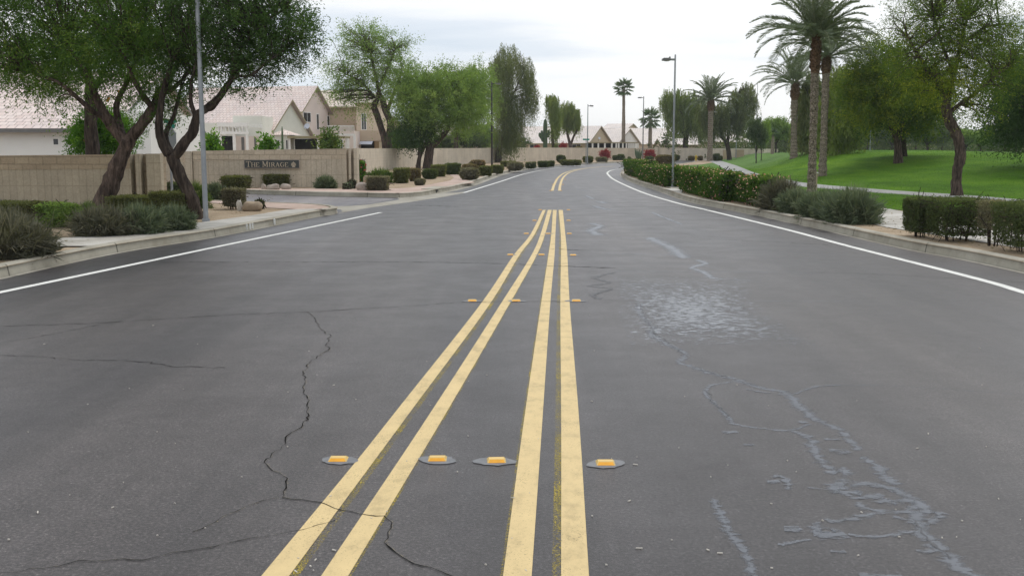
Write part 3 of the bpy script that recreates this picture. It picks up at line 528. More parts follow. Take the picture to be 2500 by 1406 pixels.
def tree(name,label,base,limbs,blobs,Y=None,leaf='l_mesq',bark='bark',n=700,per=45,l=.11,w=.03,kind='mesq',cat='tree',group=None,twigs=160,spray=.7,gb=0.,flowers=None,zb=None):
    l*=.80; w*=.78; n=int(n*1.25); per=int(per*1.15)
    if Y is None: bx,by,bz=hit(*base)
    else: bx,by,_=at(base[0],base[1],Y); bz=VZ if zb is None else zb
    Y=by; r=root(name,label,cat,(bx,by,bz),group); k=Y/FPX
    mb=MB(); LP=[]; LR=[]
    for li,lm in enumerate(limbs):
        P=[];Q=[]
        for e in lm:
            px,py,rp=e[:3]; dy=e[3] if len(e)>3 else 0
            P.append(at(px,py,Y+dy)); Q.append(max(rp*k,.012))
        if li==0: P[0]=(P[0][0],P[0][1],bz-.15); Q[0]*=1.12
        PP=smooth_line([(*p,q_) for p,q_ in zip(P,Q)],4)
        mb.tube([tuple(p[:3]) for p in PP],[p[3] for p in PP],12 if Y<60 else 7,jit=.30 if Y<60 else .12)
        for p in PP: LP.append(p[:3]); LR.append(p[3])
    LP=np.array(LP); LR=np.array(LR)
    vol=np.array([max(b[2]*b[3]*(b[5] if len(b)>5 else b[2]*k),1e-6) for b in blobs])**.72; cnt=np.maximum(1,(n*vol/vol.sum())).astype(int)
    Cs=[];Ax=[];Bt=[];
    for b,c in zip(blobs,cnt):
        cx=np.array(at(b[0],b[1],Y+(b[4] if len(b)>4 else 0))); rz=b[5] if len(b)>5 else min(b[2],b[3]*1.6)*k
        e=in_ell(c); far=R.rand(c)<(.13 if kind!='weep' else .05); e[far]*=(1.08+.30*R.rand(int(far.sum()),1)); p=cx+e*np.array([b[2]*k,rz,b[3]*k]); Cs.append(p)
        if kind=='weep': ax=np.array([0,0,-1.])+R.normal(size=(c,3))*.13
        else: ax=e*1.1+R.normal(size=(c,3))*.55+np.array([0,0,-.12])
        Ax.append(unit(ax)); Bt.append(np.full(c,(b[6] if len(b)>6 else 0.)+R.normal()*.05))
    Cs=np.concatenate(Cs);Ax=np.concatenate(Ax);Bt=np.concatenate(Bt)
    m=len(Cs); tint=.45+Bt+R.normal(size=m)*.14
    if kind=='weep':
        Ls=spray*(.5+R.rand(m)); qd,td=sprays(Cs,Ax,Ls,.05+.03*spray,per,l,w,.75,0,tint,hang=.35)
    else:
        Ls=spray*(.5+R.rand(m)*.9); qd,td=sprays(Cs,Ax,Ls,spray*.16,per,l,w,.5,.12,tint,hang=.1)
    # twigs from the limbs out to sprays
    pick=R.permutation(m)[:twigs]
    for i in pick:
        c=Cs[i]; d=np.linalg.norm(LP-c,axis=1)+np.where(LP[:,2]>c[2]+.3,1.5,0)*1.0+LR*2
        j=int(np.argmin(d)); a=LP[j]; mid=(a+c)/2+R.normal(size=3)*np.linalg.norm(c-a)*.10+np.array([0,0,np.linalg.norm(c-a)*(.10 if kind!='weep' else .25)])
        r0=min(LR[j]*.6,.012+.016*np.linalg.norm(c-a)); tip=c+Ax[i]*Ls[i]*.6
        mb.tube([tuple(a),tuple(mid),tuple(c),tuple(tip)],[r0,r0*.65,r0*.4,r0*.2],4)
    mb.build('trunk',bark,r,smooth=True)
    bulk('crown',[qd],[td],[leaf],r)
    if flowers:
        nf,fm,fl=flowers; i=R.randint(0,m,nf); p=Cs[i]+Ax[i]*Ls[i][:,None]+R.normal(size=(nf,3))*.08
        bulk('flowers',[leaves(p,unit(R.normal(size=(nf,3))),np.full(nf,fl),np.full(nf,fl*.8))],[R.rand(nf)],[fm],r)['kind']='stuff'
    return r
def fit(pl,pr,pt,pb):
    cx=(pl+pr)/2; x,y,z=hit(cx,pb); w=(pr-pl)/FPX*y; y2=y+w*.28; 
    top=at(cx,pt,y2)[2]; X=at(cx,pb,y2)[0]; return X,y2,z,w*y2/y,max(.2,top-z)
def hedge(name,label,box,leaf='l_box',group=None,cat='clipped bush',dens=1.0,round_=.25,depth=None,stem=True,gap=0.0,flowers=None,ls=None,flat_=0,taper=.12):
    if len(box)==5: X,Y,w,dep,h=box; Z=VZ
    else: pl,pr,pt,pb=box; X,Y,Z,w,h=fit(pl,pr,pt,pb); dep=depth or min(w,1.3)
    r=root(name,label,cat,(X,Y,Z),group)
    s=ls or max(.035,1.35*Y/1024); zb=h*gap
    n=int(min(14000,dens*2.9*(w*h*2+dep*h*2+w*dep)/(s*s*.5)))
    # points on the shell of a rounded box, jittered inwards
    e=R.uniform(-1,1,(n,3)); ax=R.choice(3,n,p=np.array([dep*h,w*h,w*dep])/(dep*h+w*h+w*dep)); sg=R.choice([-1,1],n); e[np.arange(n),ax]=sg
    nrm=np.linalg.norm(e,axis=1,keepdims=True); sph=e/nrm*np.abs(e).max(1,keepdims=True); e=e*(1-round_)+sph*round_
    e*=1-np.abs(R.normal(size=(n,1)))*.09+(R.rand(n,1)<.10)*R.rand(n,1)*.16
    tp=1-taper*(1-(e[:,2]+1)/2)
    ncl=R.normal(size=(9,4)); wob=sum(np.sin(e[:,0]*ncl[k,0]*4+e[:,1]*ncl[k,1]*4+e[:,2]*ncl[k,2]*4+ncl[k,3]*3) for k in range(9))/9*.26*(1 if round_>.3 else .45)
    P=np.stack([e[:,0]*w/2*tp*(1+wob),e[:,1]*dep/2*tp*(1+wob),zb+(e[:,2]+1)/2*(h-zb)*(1+wob*.22)],1)+np.array([X,Y,Z])
    nor=unit(e); d=unit(nor*.5+R.normal(size=(n,3))*.7)
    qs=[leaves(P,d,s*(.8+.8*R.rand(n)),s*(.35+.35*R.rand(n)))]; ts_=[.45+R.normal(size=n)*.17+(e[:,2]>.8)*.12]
    if gap>0:
        keep=R.rand(n)<np.clip((e[:,2]+1.35)/.9,.12,1); qs=[qs[0][keep]]; ts_=[ts_[0][keep]]
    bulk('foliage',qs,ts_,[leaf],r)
    if stem:
        mb=MB(); 
        for k in range(7):
            a=R.rand()*6.3; rx=math.cos(a)*w*.36; ry=math.sin(a)*dep*.3
            b0=(X+rx*.25,Y+ry*.25,Z-.05); mb.tube([(b0[0]+rx*.2,b0[1]+ry*.2,b0[2]),(X+rx*.65,Y+ry*.6,Z+h*.4),(X+rx,Y+ry,Z+h*.82)],[.011,.009,.006],5)
        # dense twig mass within the clipped shape
        m_=int(120*dens); 
        for k in range(m_):
            p=np.array([X+R.uniform(-.42,.42)*w,Y+R.uniform(-.4,.4)*dep,Z+zb+R.uniform(.1,.9)*(h-zb)]); v=R.normal(size=3)*.14*np.array([w,dep,h])
            mb.tube([tuple(p-v),tuple(p+v)],[s*.22,s*.15],3,cap=False)
        mb.build('stems','barkdark',r)
    # opaque core added to block see-through, tinted darker than the leaves around it
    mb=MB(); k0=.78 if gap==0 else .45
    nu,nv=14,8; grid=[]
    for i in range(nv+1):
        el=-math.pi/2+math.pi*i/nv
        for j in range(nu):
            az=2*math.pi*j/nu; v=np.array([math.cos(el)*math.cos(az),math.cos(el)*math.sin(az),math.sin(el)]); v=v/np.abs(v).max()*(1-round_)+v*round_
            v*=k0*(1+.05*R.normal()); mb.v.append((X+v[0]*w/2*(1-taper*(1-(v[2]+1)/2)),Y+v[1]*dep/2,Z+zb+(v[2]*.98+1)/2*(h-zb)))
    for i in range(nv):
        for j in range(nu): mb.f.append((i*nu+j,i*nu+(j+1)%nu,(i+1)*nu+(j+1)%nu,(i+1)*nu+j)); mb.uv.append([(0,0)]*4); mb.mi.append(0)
    o=mb.build('inner_core',leaf,r); a=o.data.attributes.new('tint','FLOAT','FACE'); a.data.foreach_set('value',[.2]*len(mb.f))
    if flowers:
        nf,fm,fs=flowers; i=R.randint(0,n,nf); p=P[i]+nor[i]*.05; d=unit(R.normal(size=(nf,3)))
        bulk('flowers',[leaves(p,d,np.full(nf,fs)*(.6+.7*R.rand(nf)),np.full(nf,fs*.8))],[R.rand(nf)],[fm],r)['kind']='stuff'
    return r
def clump(name,label,box,leaf='l_yuc',n=700,bw=.014,group=None,cat='ornamental grass',spread=1.0,stiff=.5,dry=0,segs=4):
    if len(box)==5: X,Y,w,_,h=box; Z=VZ
    else: pl,pr,pt,pb=box; X,Y,Z,w,h=fit(pl,pr,pt,pb)
    r=root(name,label,cat,(X,Y,Z),group)
    bw=max(bw*.7,.42*Y/1024); n=int(n*1.5)
    a=R.rand(n)*2*math.pi; base=np.stack([R.normal(size=n)*w*.13,R.normal(size=n)*w*.13,np.zeros(n)],1)
    lean=R.rand(n)**(.6)*spread; Ln=h*(.75+.35*R.rand(n)); out=np.stack([np.cos(a),np.sin(a)*.9],1)
    qs=[];t0=.45+R.normal(size=n)*.2; ts_=[]
    prev=base.copy(); side=np.stack([-np.sin(a+R.normal(size=n)*.6),np.cos(a+R.normal(size=n)*.6),np.zeros(n)],1)
    for k in range(segs):
        u=(k+1)/segs; reach=w*.46*lean*(u**1.35)*1.15; z=h*(1.0+.12*(R.rand(n)-.5))*(u*(1.25-.35*lean)-(.55*lean)*u**2.4)*(.78+.3*(Ln/h-.75))
        cur=base+np.stack([out[:,0]*reach,out[:,1]*reach,np.maximum(z,.02)],1)
        wa=bw*(1-(k/segs)**2*.6)*.5; wb=bw*(1-(u)**2*.85)*.5
        q=np.stack([prev-side*wa,prev+side*wa,cur+side*wb,cur-side*wb],1)+np.array([X,Y,Z]); qs.append(q); ts_.append(t0+ (u-.5)*.25); prev=cur
    m=int(min(500,60+n*.25)); e=in_ell(m,.5); P=np.array([X,Y,Z+h*.22])+e*np.array([w*.42,w*.36,h*.42]); P[:,2]=np.maximum(P[:,2],Z+.02)
    ax=unit(e*np.array([1,1,.5])+R.normal(size=(m,3))*.4+np.array([0,0,.5])); q2,t2=sprays(P,ax,np.full(m,h*.28),h*.05,16,h*.22+.03,bw*1.5,.75,.15,.36+R.normal(size=m)*.17)
    bulk('blades',qs+[q2],ts_+[t2],[leaf],r); return r
def rockf(name,label,box,mat='rock',group=None):
    pl,pr,pt,pb=box; X,Y,Z,w,h=fit(pl,pr,pt,pb); mb=MB(); nu,nv=14,9
    sd=R.normal(size=(6,4))
    for i in range(nv+1):
        el=-math.pi/2+math.pi*i/nv
        for j in range(nu):
            az=2*math.pi*j/nu; v=np.array([math.cos(el)*math.cos(az),math.cos(el)*math.sin(az),math.sin(el)]); v=np.sign(v)*np.abs(v)**.8
            k=1+.10*sum(math.sin(sd[q,0]*v[0]*3+sd[q,1]*v[1]*3+sd[q,2]*v[2]*3+sd[q,3]) for q in range(6))/2
            mb.v.append((X+v[0]*k*w/2,Y+v[1]*k*w*.35,Z+h*.42+v[2]*k*h*.58))
    for i in range(nv):
        for j in range(nu): mb.f.append((i*nu+j,i*nu+(j+1)%nu,(i+1)*nu+(j+1)%nu,(i+1)*nu+j)); mb.uv.append([(0,0)]*4); mb.mi.append(0)
    return tag(mb.build(name,mat,smooth=True),label,'rock',group)
def date_palm(label,base,top,rw,crad,nf=46,Y=None,boots=.18,group='date palms on the park side',seed=1):
    if Y is None: X,Y,Z=hit(*base)
    else: X,_,_=at(base[0],base[1],Y); Z=VZ
    k=Y/FPX; T_=np.array(at(top[0],top[1],Y)); r=root('date_palm',label,'palm tree',(X,Y,Z),group)
    H=T_[2]-Z; mb=MB(); rr=rw*k; N=int(H*7); i0=0; nn=14
    ths=R.rand(500)*6.3
    for i in range(N+1):
        u=i/N; cx=X+(T_[0]-X)*u; cy=Y; rad=rr*(1.18-.28*min(u*4,1)) if u<.25 else rr*(.90+.05*math.sin(u*9))
        rad*=1+.07*((i%2)*2-1)
        for j in range(nn):
            th=2*math.pi*(j+.5*(i%2))/nn; q=rad*(1+.09*R.normal()*.6); mb.v.append((cx+math.cos(th)*q,cy+math.sin(th)*q,Z-.1+(H*(1-boots)+.1)*u))
    for i in range(N):
        for j in range(nn): mb.f.append((i*nn+j,i*nn+(j+1)%nn,(i+1)*nn+(j+1)%nn,(i+1)*nn+j)); mb.uv.append([(0,0)]*4); mb.mi.append(0)
    mb.build('trunk','palmbark',r)
    # collar of cut frond bases
    mb=MB(); zb=Z+H*(1-boots)
    xt=X+(T_[0]-X)*(1-boots/2)
    mb.tube([(xt,Y,zb-.1),(xt,Y,zb+H*boots*.3),(xt,Y,Z+H*1.02)],[rr*.95,rr*1.2,rr*.8],12,jit=.2)
    for kf in range(170):
        u=R.rand(); a=R.rand()*6.283; rad=rr*(1.25 if u<.45 else 1.25-.55*(u-.45)); z=zb+H*boots*u
        o_=np.array([math.cos(a),math.sin(a),0]); p=np.array([xt,Y,z])+o_*rad*.8; tip=p+o_*rr*.42+np.array([0,0,rr*.75])
        s_=np.array([-math.sin(a),math.cos(a),0])*rr*.22
        mb.face([p-s_,p+s_,tip+s_*.6,tip-s_*.6]); mb.face([p-s_,tip-s_*.6,p-s_*.2+np.array([0,0,rr*.5])]); mb.face([tip-s_*.6,tip+s_*.6,tip-o_*rr*.2+np.array([0,0,.02])])
    mb.build('frond_stubs','boot',r)
    # fronds
    L0=crad*k; Q=[];TT=[]; mr=MB(); ce=np.array([T_[0],Y,Z+H])
    for f in range(nf):
        a=f*2.39996+R.rand()*.4; u=(f+.5)/nf; el=math.radians(86-88*u**1.15+R.normal()*6); L=L0*(.85+.25*R.rand())*(1.02 if u>.25 else .9)
        o_=np.array([math.cos(a),math.sin(a)*1.0,0]); pts=[]; m_=12; p=ce+o_*rr*.4; e_=el
        for s in range(m_+1):
            pts.append(p.copy()); dd=o_*math.cos(e_)+np.array([0,0,math.sin(e_)]); p=p+dd*L/m_; e_-=math.radians(1.2+.42*s)*(.9+.3*R.rand())*(.6+.8*math.cos(max(min(el,1.5),0)))*1.35
        pts=np.array(pts); mr.tube([tuple(q) for q in pts[::2]],[max(.02,.012*Y/40)*(1-.11*i) for i in range(7)],4,mi=0,cap=False)
        nl=90 if Y<60 else 60; uu=np.linspace(.14,1,nl); idx=uu*m_; i_=np.minimum(idx.astype(int),m_-1); fr=(idx-i_)[:,None]
        P=pts[i_]*(1-fr)+pts[i_+1]*fr; D=unit(pts[i_+1]-pts[i_]); S=np.array([-math.sin(a),math.cos(a),0]); U=np.cross(D,S)*-1
        ll=L*.135*np.sin(np.pi*np.clip(uu*.80+.20,0,1))**.6+.04
        for sg in (-1,1):
            d=unit(S*sg*.75+D*.62+np.array([0,0,.16])+R.normal(size=(nl,3))*.10); lw=max(.022,.46*Y/1024)
            Q.append(leaves(P+d*ll[:,None]*.5,d,ll*1.0,np.full(nl,lw))); TT.append(.42+R.normal(size=nl)*.13+(.14 if u<.3 else 0)-(.1 if u>.8 else 0))
    o=mr.build('frond_ribs','l_yuc',r); rb=o.data.attributes.new('tint','FLOAT','FACE'); rb.data.foreach_set('value',[.8]*len(mr.f))
    bulk('crown',Q,TT,['l_palm'],r); return r
def fan_palm(label,base,top,rw,crad,Y,nf=34,zb=VZ,group='fan palms behind the far wall'):
    X=at(base,300,Y)[0]; k=Y/FPX; T_=np.array(at(top[0],top[1],Y)); r=root('fan_palm',label,'palm tree',(X,Y,zb),group); mb=MB()
    N=14; mb.tube([(X+(T_[0]-X)*i/N,Y,zb+(T_[2]-zb)*i/N) for i in range(N+1)],[rw*k*(1.25-.45*i/N)*(1+.06*(i%2)) for i in range(N+1)],9,jit=.15); mb.build('trunk','palmbark',r,smooth=True)
    Q=[];TT=[]; mr=MB(); rad=crad*k
    for f in range(nf):
        a=f*2.4+R.rand()*.5; u=(f+.5)/nf; el=math.radians(75-125*u+R.normal()*7); o_=np.array([math.cos(a),math.sin(a),0]); D=o_*math.cos(el)+np.array([0,0,math.sin(el)])
        h=T_+D*rad*.5*(.8+.4*R.rand()); mr.tube([tuple(T_),tuple(h)],[.03,.02],4,cap=False)
        S=unit(np.cross(D,[0,0,1.01])); nb=16; an=np.linspace(-1.35,1.35,nb); lt=.4+R.normal()*.12
        dirs=np.array([D*math.cos(t)+S*math.sin(t)+np.array([0,0,-.22*abs(t)-.12]) for t in an]); dirs=unit(dirs+R.normal(size=dirs.shape)*.06); ll=rad*.55*np.cos(an*.5)*(.85+.3*R.rand(nb))
        Q.append(leaves(h+dirs*ll[:,None]*.5,dirs,ll,np.full(nb,max(.07,rad*.085)))); TT.append(lt+R.normal(size=nb)*.1)
    mr.build('leaf_stalks','l_fan',r); bulk('crown',Q,TT,['l_fan'],r); return r
# --- the two mesquites on the near corner, one behind the wall
tree('mesquite_tree','large mesquite with thick dark trunk leaning right in front of near block wall',(232,528),
 [[(228,533,26),(262,470,22),(285,410,19),(305,365,17),(312,343,17)],[(312,345,15),(345,305,13),(375,265,12,.1),(392,225,10,.2),(420,180,7,.4),(450,120,4,.5)],[(310,350,14),(280,315,14),(262,290,13,-.1),(245,262,11,-.1),(225,215,8,-.2),(200,160,5,-.3),(160,110,3)],
  [(300,335,9),(290,295,8,.3),(285,255,7,.4),(310,200,6,.5),(330,150,4,.6)],[(375,265,8),(350,235,7,-.2),(322,185,5,-.4),(300,130,3,-.5)],[(262,290,7),(230,275,6,-.3),(190,240,5,-.5),(140,200,4,-.7),(80,180,3)],[(392,225,6),(425,215,5,-.2),(465,170,3,-.3)]],
 [(60,40,170,90,0,1.6),(250,0,190,110,.2,1.6),(400,50,150,110,.2,1.5,.02),(320,140,130,70,-.2,1.3),(475,120,55,70,0,.8,.28),(150,150,120,50,0,1.3),(40,170,90,40,0,1.2),(130,195,85,28,0,1.0),(-60,60,120,130,0,1.6),(410,225,60,40,.2,.8),(200,-90,300,90,0,1.8),(440,-80,140,70,0,1.4),(95,235,26,22,0,.5),(150,250,22,26,0,.4),(300,215,60,40,.5,.7),(385,275,26,16,.3,.4),(290,90,150,60,-.9,.8,.12)],
 n=2500,per=34,l=.090,w=.027,spray=.5,leaf='l_mesq',twigs=260)
tree('mesquite_tree','dark mesquite with forked trunk leaning left, beside the grey lamp pole',(487,535),
 [[(489,540,17),(470,490,15),(445,440,15),(425,395,15),(420,378,14)],[(412,378,11),(395,345,11),(388,300,9),(392,265,8),(400,220,7),(420,150,5)],[(422,388,12),(450,350,12),(468,325,11),(476,300,10),(482,280,9),(500,268,9),(530,240,6,.2),(560,200,6,.3),(600,150,4,.5),(650,100,3,.6)],[(478,285,6),(466,250,5),(468,200,4),(480,150,3)],[(455,345,7),(476,328,6),(481,305,6)],[(500,268,6),(520,262,6),(548,225,5,-.2),(575,188,4,-.3),(612,185,3,-.4),(655,150,3,-.5),(700,120,2)],[(560,200,4),(590,120,3),(640,60,3),(700,20,2)],[(420,378,8),(405,330,6,.4),(425,280,5,.6),(440,220,4,.8)]],
 [(520,50,110,80,.3,1.3),(620,50,110,80,.4,1.3),(700,70,75,60,.3,1.0),(560,140,90,45,.3,1.0),(640,150,75,35,.2,.8),(445,170,50,55,.5,.8),(740,100,38,45,.2,.6),(600,-60,180,60,.3,1.4),(420,270,30,22,.8,.4),(570,218,45,12,.1,.5),(655,200,30,16,.1,.5),(690,150,42,24,.1,.5),(755,60,28,20,.2,.4)],
 n=1550,per=28,l=.080,w=.025,spray=.42,leaf='l_mesqd',bark='barkdark',twigs=420)
tree('mesquite_tree','upright dark trunked mesquite standing behind the near block wall',(225,380),[[(228,500,18),(226,380,17),(222,300,15),(220,240,13),(215,180,9),(200,120,5)],[(220,240,8),(250,180,6),(270,120,4)],[(218,200,6),(180,150,5),(130,110,4)]],
 [(215,100,130,60,0,1.8),(120,150,80,50,0,1.4),(300,130,90,50,0,1.4),(360,90,120,70,.5,1.6),(180,190,80,22,0,1.0)],Y=31,n=800,per=30,l=.1,w=.03,spray=.6,leaf='l_mesqd',bark='barkdark')
ot=tree('orange_tree','bright green citrus tree with orange fruit, just behind the near block wall',(245,380),[[(245,480,9),(245,420,8),(247,380,7)],[(247,390,5),(225,345,4),(205,310,3)],[(247,390,5),(270,345,4),(290,310,3)]],[(240,330,50,40,0,1.2),(215,350,32,26,0,1),(285,330,42,36,0,1),(250,295,50,28,0,1.1),(300,355,24,16,0,.8),(200,320,20,20)],Y=33,leaf='l_bright',n=620,per=30,l=.10,w=.045,spray=.35,cat='citrus tree',twigs=60)
for px,py in ((265,240),(262,246),(290,224),(222,322),(238,348),(276,312),(296,338),(206,344)):
    p=at(px,py,33-.9); mb=MB(); mb.tube([(p[0],p[1],p[2]-.045),(p[0],p[1],p[2]-.03),(p[0],p[1],p[2]),(p[0],p[1],p[2]+.03),(p[0],p[1],p[2]+.045)],[.012,.036,.046,.036,.012],8); mb.build('orange_fruit','fruit',ot,smooth=True)
# --- trees along the far kerb
TR='trees planted along the far wall'
tree('palo_verde_tree','tall sparse palo verde with divided trunk before the tan two storey house',(943,410),
 [[(943,414,14),(945,370,13),(942,335,13)],[(938,338,8),(928,305,8),(918,275,8),(911,260,8)],[(911,262,7),(920,245,6),(925,222,5),(915,180,4),(905,130,3)],[(950,335,9),(953,300,9),(940,268,8),(932,242,7),(922,225,6)],[(945,275,5),(960,230,4),(980,180,3)],[(915,240,4),(880,200,3),(840,180,2)],[(922,220,4),(950,160,3),(965,120,2)]],
 [(905,110,70,42,0,3),(855,165,52,45,0,2.5),(950,150,55,45,0,2.5),(905,215,62,35,0,2.5),(828,215,34,28,0,1.5),(965,210,42,38,.5,2),(1000,110,22,12),(900,265,22,18,0,1),(850,240,30,12),(980,290,28,18),(880,85,45,22)],
 n=760,per=30,l=.20,w=.065,spray=1.15,leaf='l_palo',bark='bark',group=TR,twigs=330)
tree('mesquite_tree','full round mesquite with low dark forking trunk, right of the sparse palo verde',(1045,412),
 [[(1043,416,12),(1046,385,11),(1052,350,10)],[(1048,358,8),(1040,325,7),(1030,295,5),(1010,255,4)],[(1056,355,9),(1078,335,7),(1092,315,6),(1098,290,5),(1120,240,4)],[(1050,340,6),(1060,300,5),(1065,250,4)]],
 [(1055,255,85,55,0,3.5),(1020,215,45,45,0,2.5),(1115,225,60,45,0,3),(1085,190,55,28,0,2.5),(1145,270,42,35,0,2),(1025,290,40,28,0,2,-.1),(1090,295,60,28,-.5,2),(1160,200,28,25,0,1.5),(1010,250,30,50,0,2,-.15),(985,190,22,35,0,1.5,-.1)],
 n=1350,per=36,l=.22,w=.065,spray=1.0,leaf='l_palo',group=TR,twigs=200)
tree('mesquite_tree','small thin mesquite leaning in beside the full round one',(1020,412),[[(1020,416,6),(1024,385,5),(1034,360,5),(1048,335,4)],[(1022,380,4),(1026,350,4),(1018,320,3)]],[(1005,325,38,28,0,2,-.12),(1040,320,26,18,0,1.5),(985,335,20,20)],n=260,per=34,l=.2,w=.065,spray=.9,leaf='l_mesqd',group=TR,twigs=40)
tree('mesquite_tree','straight trunked mesquite between the round one and the dark lamp post',(1115,400),[[(1116,402,6),(1113,370,6),(1114,330,5),(1118,300,5),(1130,250,3)]],[(1140,235,50,55,0,3),(1170,210,40,42,0,2.5,.05),(1125,300,42,26,0,2),(1180,260,30,35,0,2),(1165,175,25,20)],n=650,per=34,l=.24,w=.075,spray=1.1,leaf='l_palo',group=TR,twigs=60)
tree('willow_acacia_tree','tallest weeping acacia with pendulous grey green curtains, beside dark lamp post',(1216,397),
 [[(1216,400,8),(1219,365,7),(1230,325,5.5),(1238,260,3.5),(1244,190,2)],[(1238,270,2.5),(1262,210,1.6),(1280,175,1)],[(1232,300,2.5),(1217,240,1.8),(1212,170,1)]],
 [(1243,150,38,34,0,3.5),(1215,165,24,38,0,2.5),(1228,240,30,75,0,3),(1250,270,28,75,0,3,-.08),(1284,170,20,34,0,2),(1290,230,20,40,0,2),(1300,175,9,25,0,1),(1240,330,34,20,-.5,2,-.1),(1272,262,14,50),(1310,235,8,28),(1232,115,18,12),(1256,110,10,10)],
 kind='weep',n=1500,per=36,l=.26,w=.055,spray=2.3,leaf='l_will',group=TR,twigs=50)
tree('willow_acacia_tree','narrow weeping acacia right behind the tall saguaro cactus',(1352,391),[[(1353,394,4.5),(1351,360,4),(1348,330,3.5),(1346,260,2)]],[(1349,242,16,13,0,2),(1356,272,15,24,0,2),(1356,305,10,18,0,1.5),(1340,238,7,9)],kind='weep',n=330,per=34,l=.32,w=.075,spray=2.0,leaf='l_willg',group=TR,twigs=20)
tree('willow_acacia_tree','round weeping acacia with forked trunk, next to the slim far lamp post',(1396,389),[[(1396,391,5),(1394,370,4.5),(1391,350,4)],[(1391,350,3.5),(1385,325,3),(1382,290,2)],[(1393,355,3),(1402,330,2.6),(1412,312,2.2),(1415,300,1.5)]],[(1386,258,19,13,0,2),(1398,275,18,18,0,2),(1376,282,14,18,0,1.5),(1408,285,11,22,0,1.5),(1390,290,18,14)],kind='weep',n=420,per=34,l=.32,w=.075,spray=1.7,leaf='l_willg',group=TR,twigs=25)
tree('willow_acacia_tree','broad pale weeping acacia by the wall, left of the small date palm',(1674,390),[[(1673,392,8),(1673,360,7),(1675,325,6),(1672,280,4)],[(1675,335,4),(1690,310,3),(1700,270,2)],[(1674,335,4),(1655,300,3),(1640,260,2)]],[(1650,235,32,20,0,3),(1685,240,32,22,0,3),(1626,240,17,24,0,2),(1652,285,32,30,0,3),(1695,285,32,36,0,3,-.1),(1668,262,40,26,-1,2),(1715,300,20,30,0,2,-.1)],kind='weep',n=950,per=34,l=.33,w=.08,spray=2.0,leaf='l_willg',group=TR,twigs=40,bark='barkdark')
tree('willow_acacia_tree','dark weeping acacia with slanting split trunk, right of the small date palm',(1781,391),[[(1781,393,6),(1779,370,5.5),(1774,348,5)],[(1774,350,4.5),(1762,330,4),(1755,315,3),(1745,280,2)],[(1776,350,4),(1779,320,3.5),(1783,280,2.5),(1800,230,2)]],[(1825,215,16,18,0,2),(1800,235,20,24,0,2.5),(1765,270,26,28,0,3,-.05),(1812,275,26,34,0,2.5),(1840,240,8,26,0,1.5),(1740,300,22,26,0,2,-.15),(1790,290,30,20),(1722,265,20,35,1,2,-.15)],kind='weep',n=850,per=34,l=.33,w=.08,spray=2.0,leaf='l_will',group=TR,twigs=35,bark='barkdark')
# --- park side trees
PK='trees on the park lawn'
tree('mesquite_tree','large airy mesquite with snaking bare trunk beside the lawn path',(2337,479),
 [[(2336,484,15),(2335,445,12),(2338,410,12),(2345,382,13),(2341,350,13),(2332,322,12),(2318,295,12),(2310,265,11),(2313,238,9)],[(2313,250,7),(2285,200,5,-.2),(2245,140,4,-.3),(2215,90,3)],[(2314,240,8),(2328,180,6,.2),(2345,110,4,.2),(2360,50,3)],[(2322,272,5),(2350,250,5,-.3),(2380,230,4,-.4),(2430,185,3,-.5),(2470,160,2)],[(2328,180,4),(2300,110,3),(2280,40,3)],[(2345,110,3),(2400,70,3),(2440,60,2)]],
 [(2275,50,85,55,0,1.6),(2370,60,90,70,.2,1.6),(2320,140,95,55,0,1.5),(2232,150,52,50,0,1.2),(2420,140,60,60,0,1.2),(2440,205,32,26,0,.8),(2260,205,50,30,-.3,.8,.16),(2370,215,60,28,-.3,.8,.16),(2320,-40,120,50,0,1.5),(2300,200,60,36,-.5,.6,.3),(2470,100,35,60,.2,1),(2380,270,40,18,-.2,.6),(2430,280,16,9)],
 n=1800,per=30,l=.095,w=.026,spray=.6,leaf='l_yel',bark='bark',group=PK,twigs=380)
tree('mesquite_tree','dense yellow green mesquite with straight dark trunk on the lawn',(2194,399),
 [[(2195,402,11),(2192,360,9),(2188,335,8),(2175,305,6),(2165,270,5)],[(2193,345,6),(2200,300,6),(2210,250,4),(2215,200,3)],[(2175,305,5),(2150,260,4),(2130,220,3)]],
 [(2175,195,75,48,0,3),(2120,190,42,36,0,2),(2200,255,80,38,0,2.5,.08),(2110,250,36,42,-.3,1.6,.15),(2262,285,36,22,0,1.2),(2150,135,55,28,0,2),(2145,270,40,30,-.5,1.5,.18),(2240,215,60,45,0,2),(2225,300,45,16,0,1,.1),(2095,215,30,40,0,1.2,.12)],
 n=1700,per=32,l=.17,w=.055,spray=.9,leaf='l_yel',group=PK,twigs=90)
tree('mesquite_tree','second dark trunked mesquite right behind the straight trunked one',(2207,382),[[(2208,384,7),(2206,345,6),(2210,300,5),(2225,240,3)]],[(2220,240,70,50,0,3,-.1),(2170,270,60,30,0,3,-.1),(2260,270,40,30,0,2,-.1)],n=500,per=32,l=.24,w=.08,spray=1.1,leaf='l_mesqd',group=PK,bark='barkdark')
tree('mesquite_tree','dark spreading mesquite at the right edge of the lawn',(2530,408),[[(2532,410,10),(2525,360,9),(2505,310,8),(2490,260,6)],[(2525,360,7),(2560,290,6),(2580,230,4)]],[(2500,190,50,60,0,2.5,-.12),(2470,260,42,45,0,2,-.12),(2540,250,70,80,0,2.5,-.1),(2440,300,28,26,0,1.2,-.1),(2500,320,50,28,0,1.6,-.1),(2560,150,80,60,0,2.5)],n=1100,per=32,l=.17,w=.055,spray=.9,leaf='l_mesqd',group=PK,twigs=70,bark='barkdark')
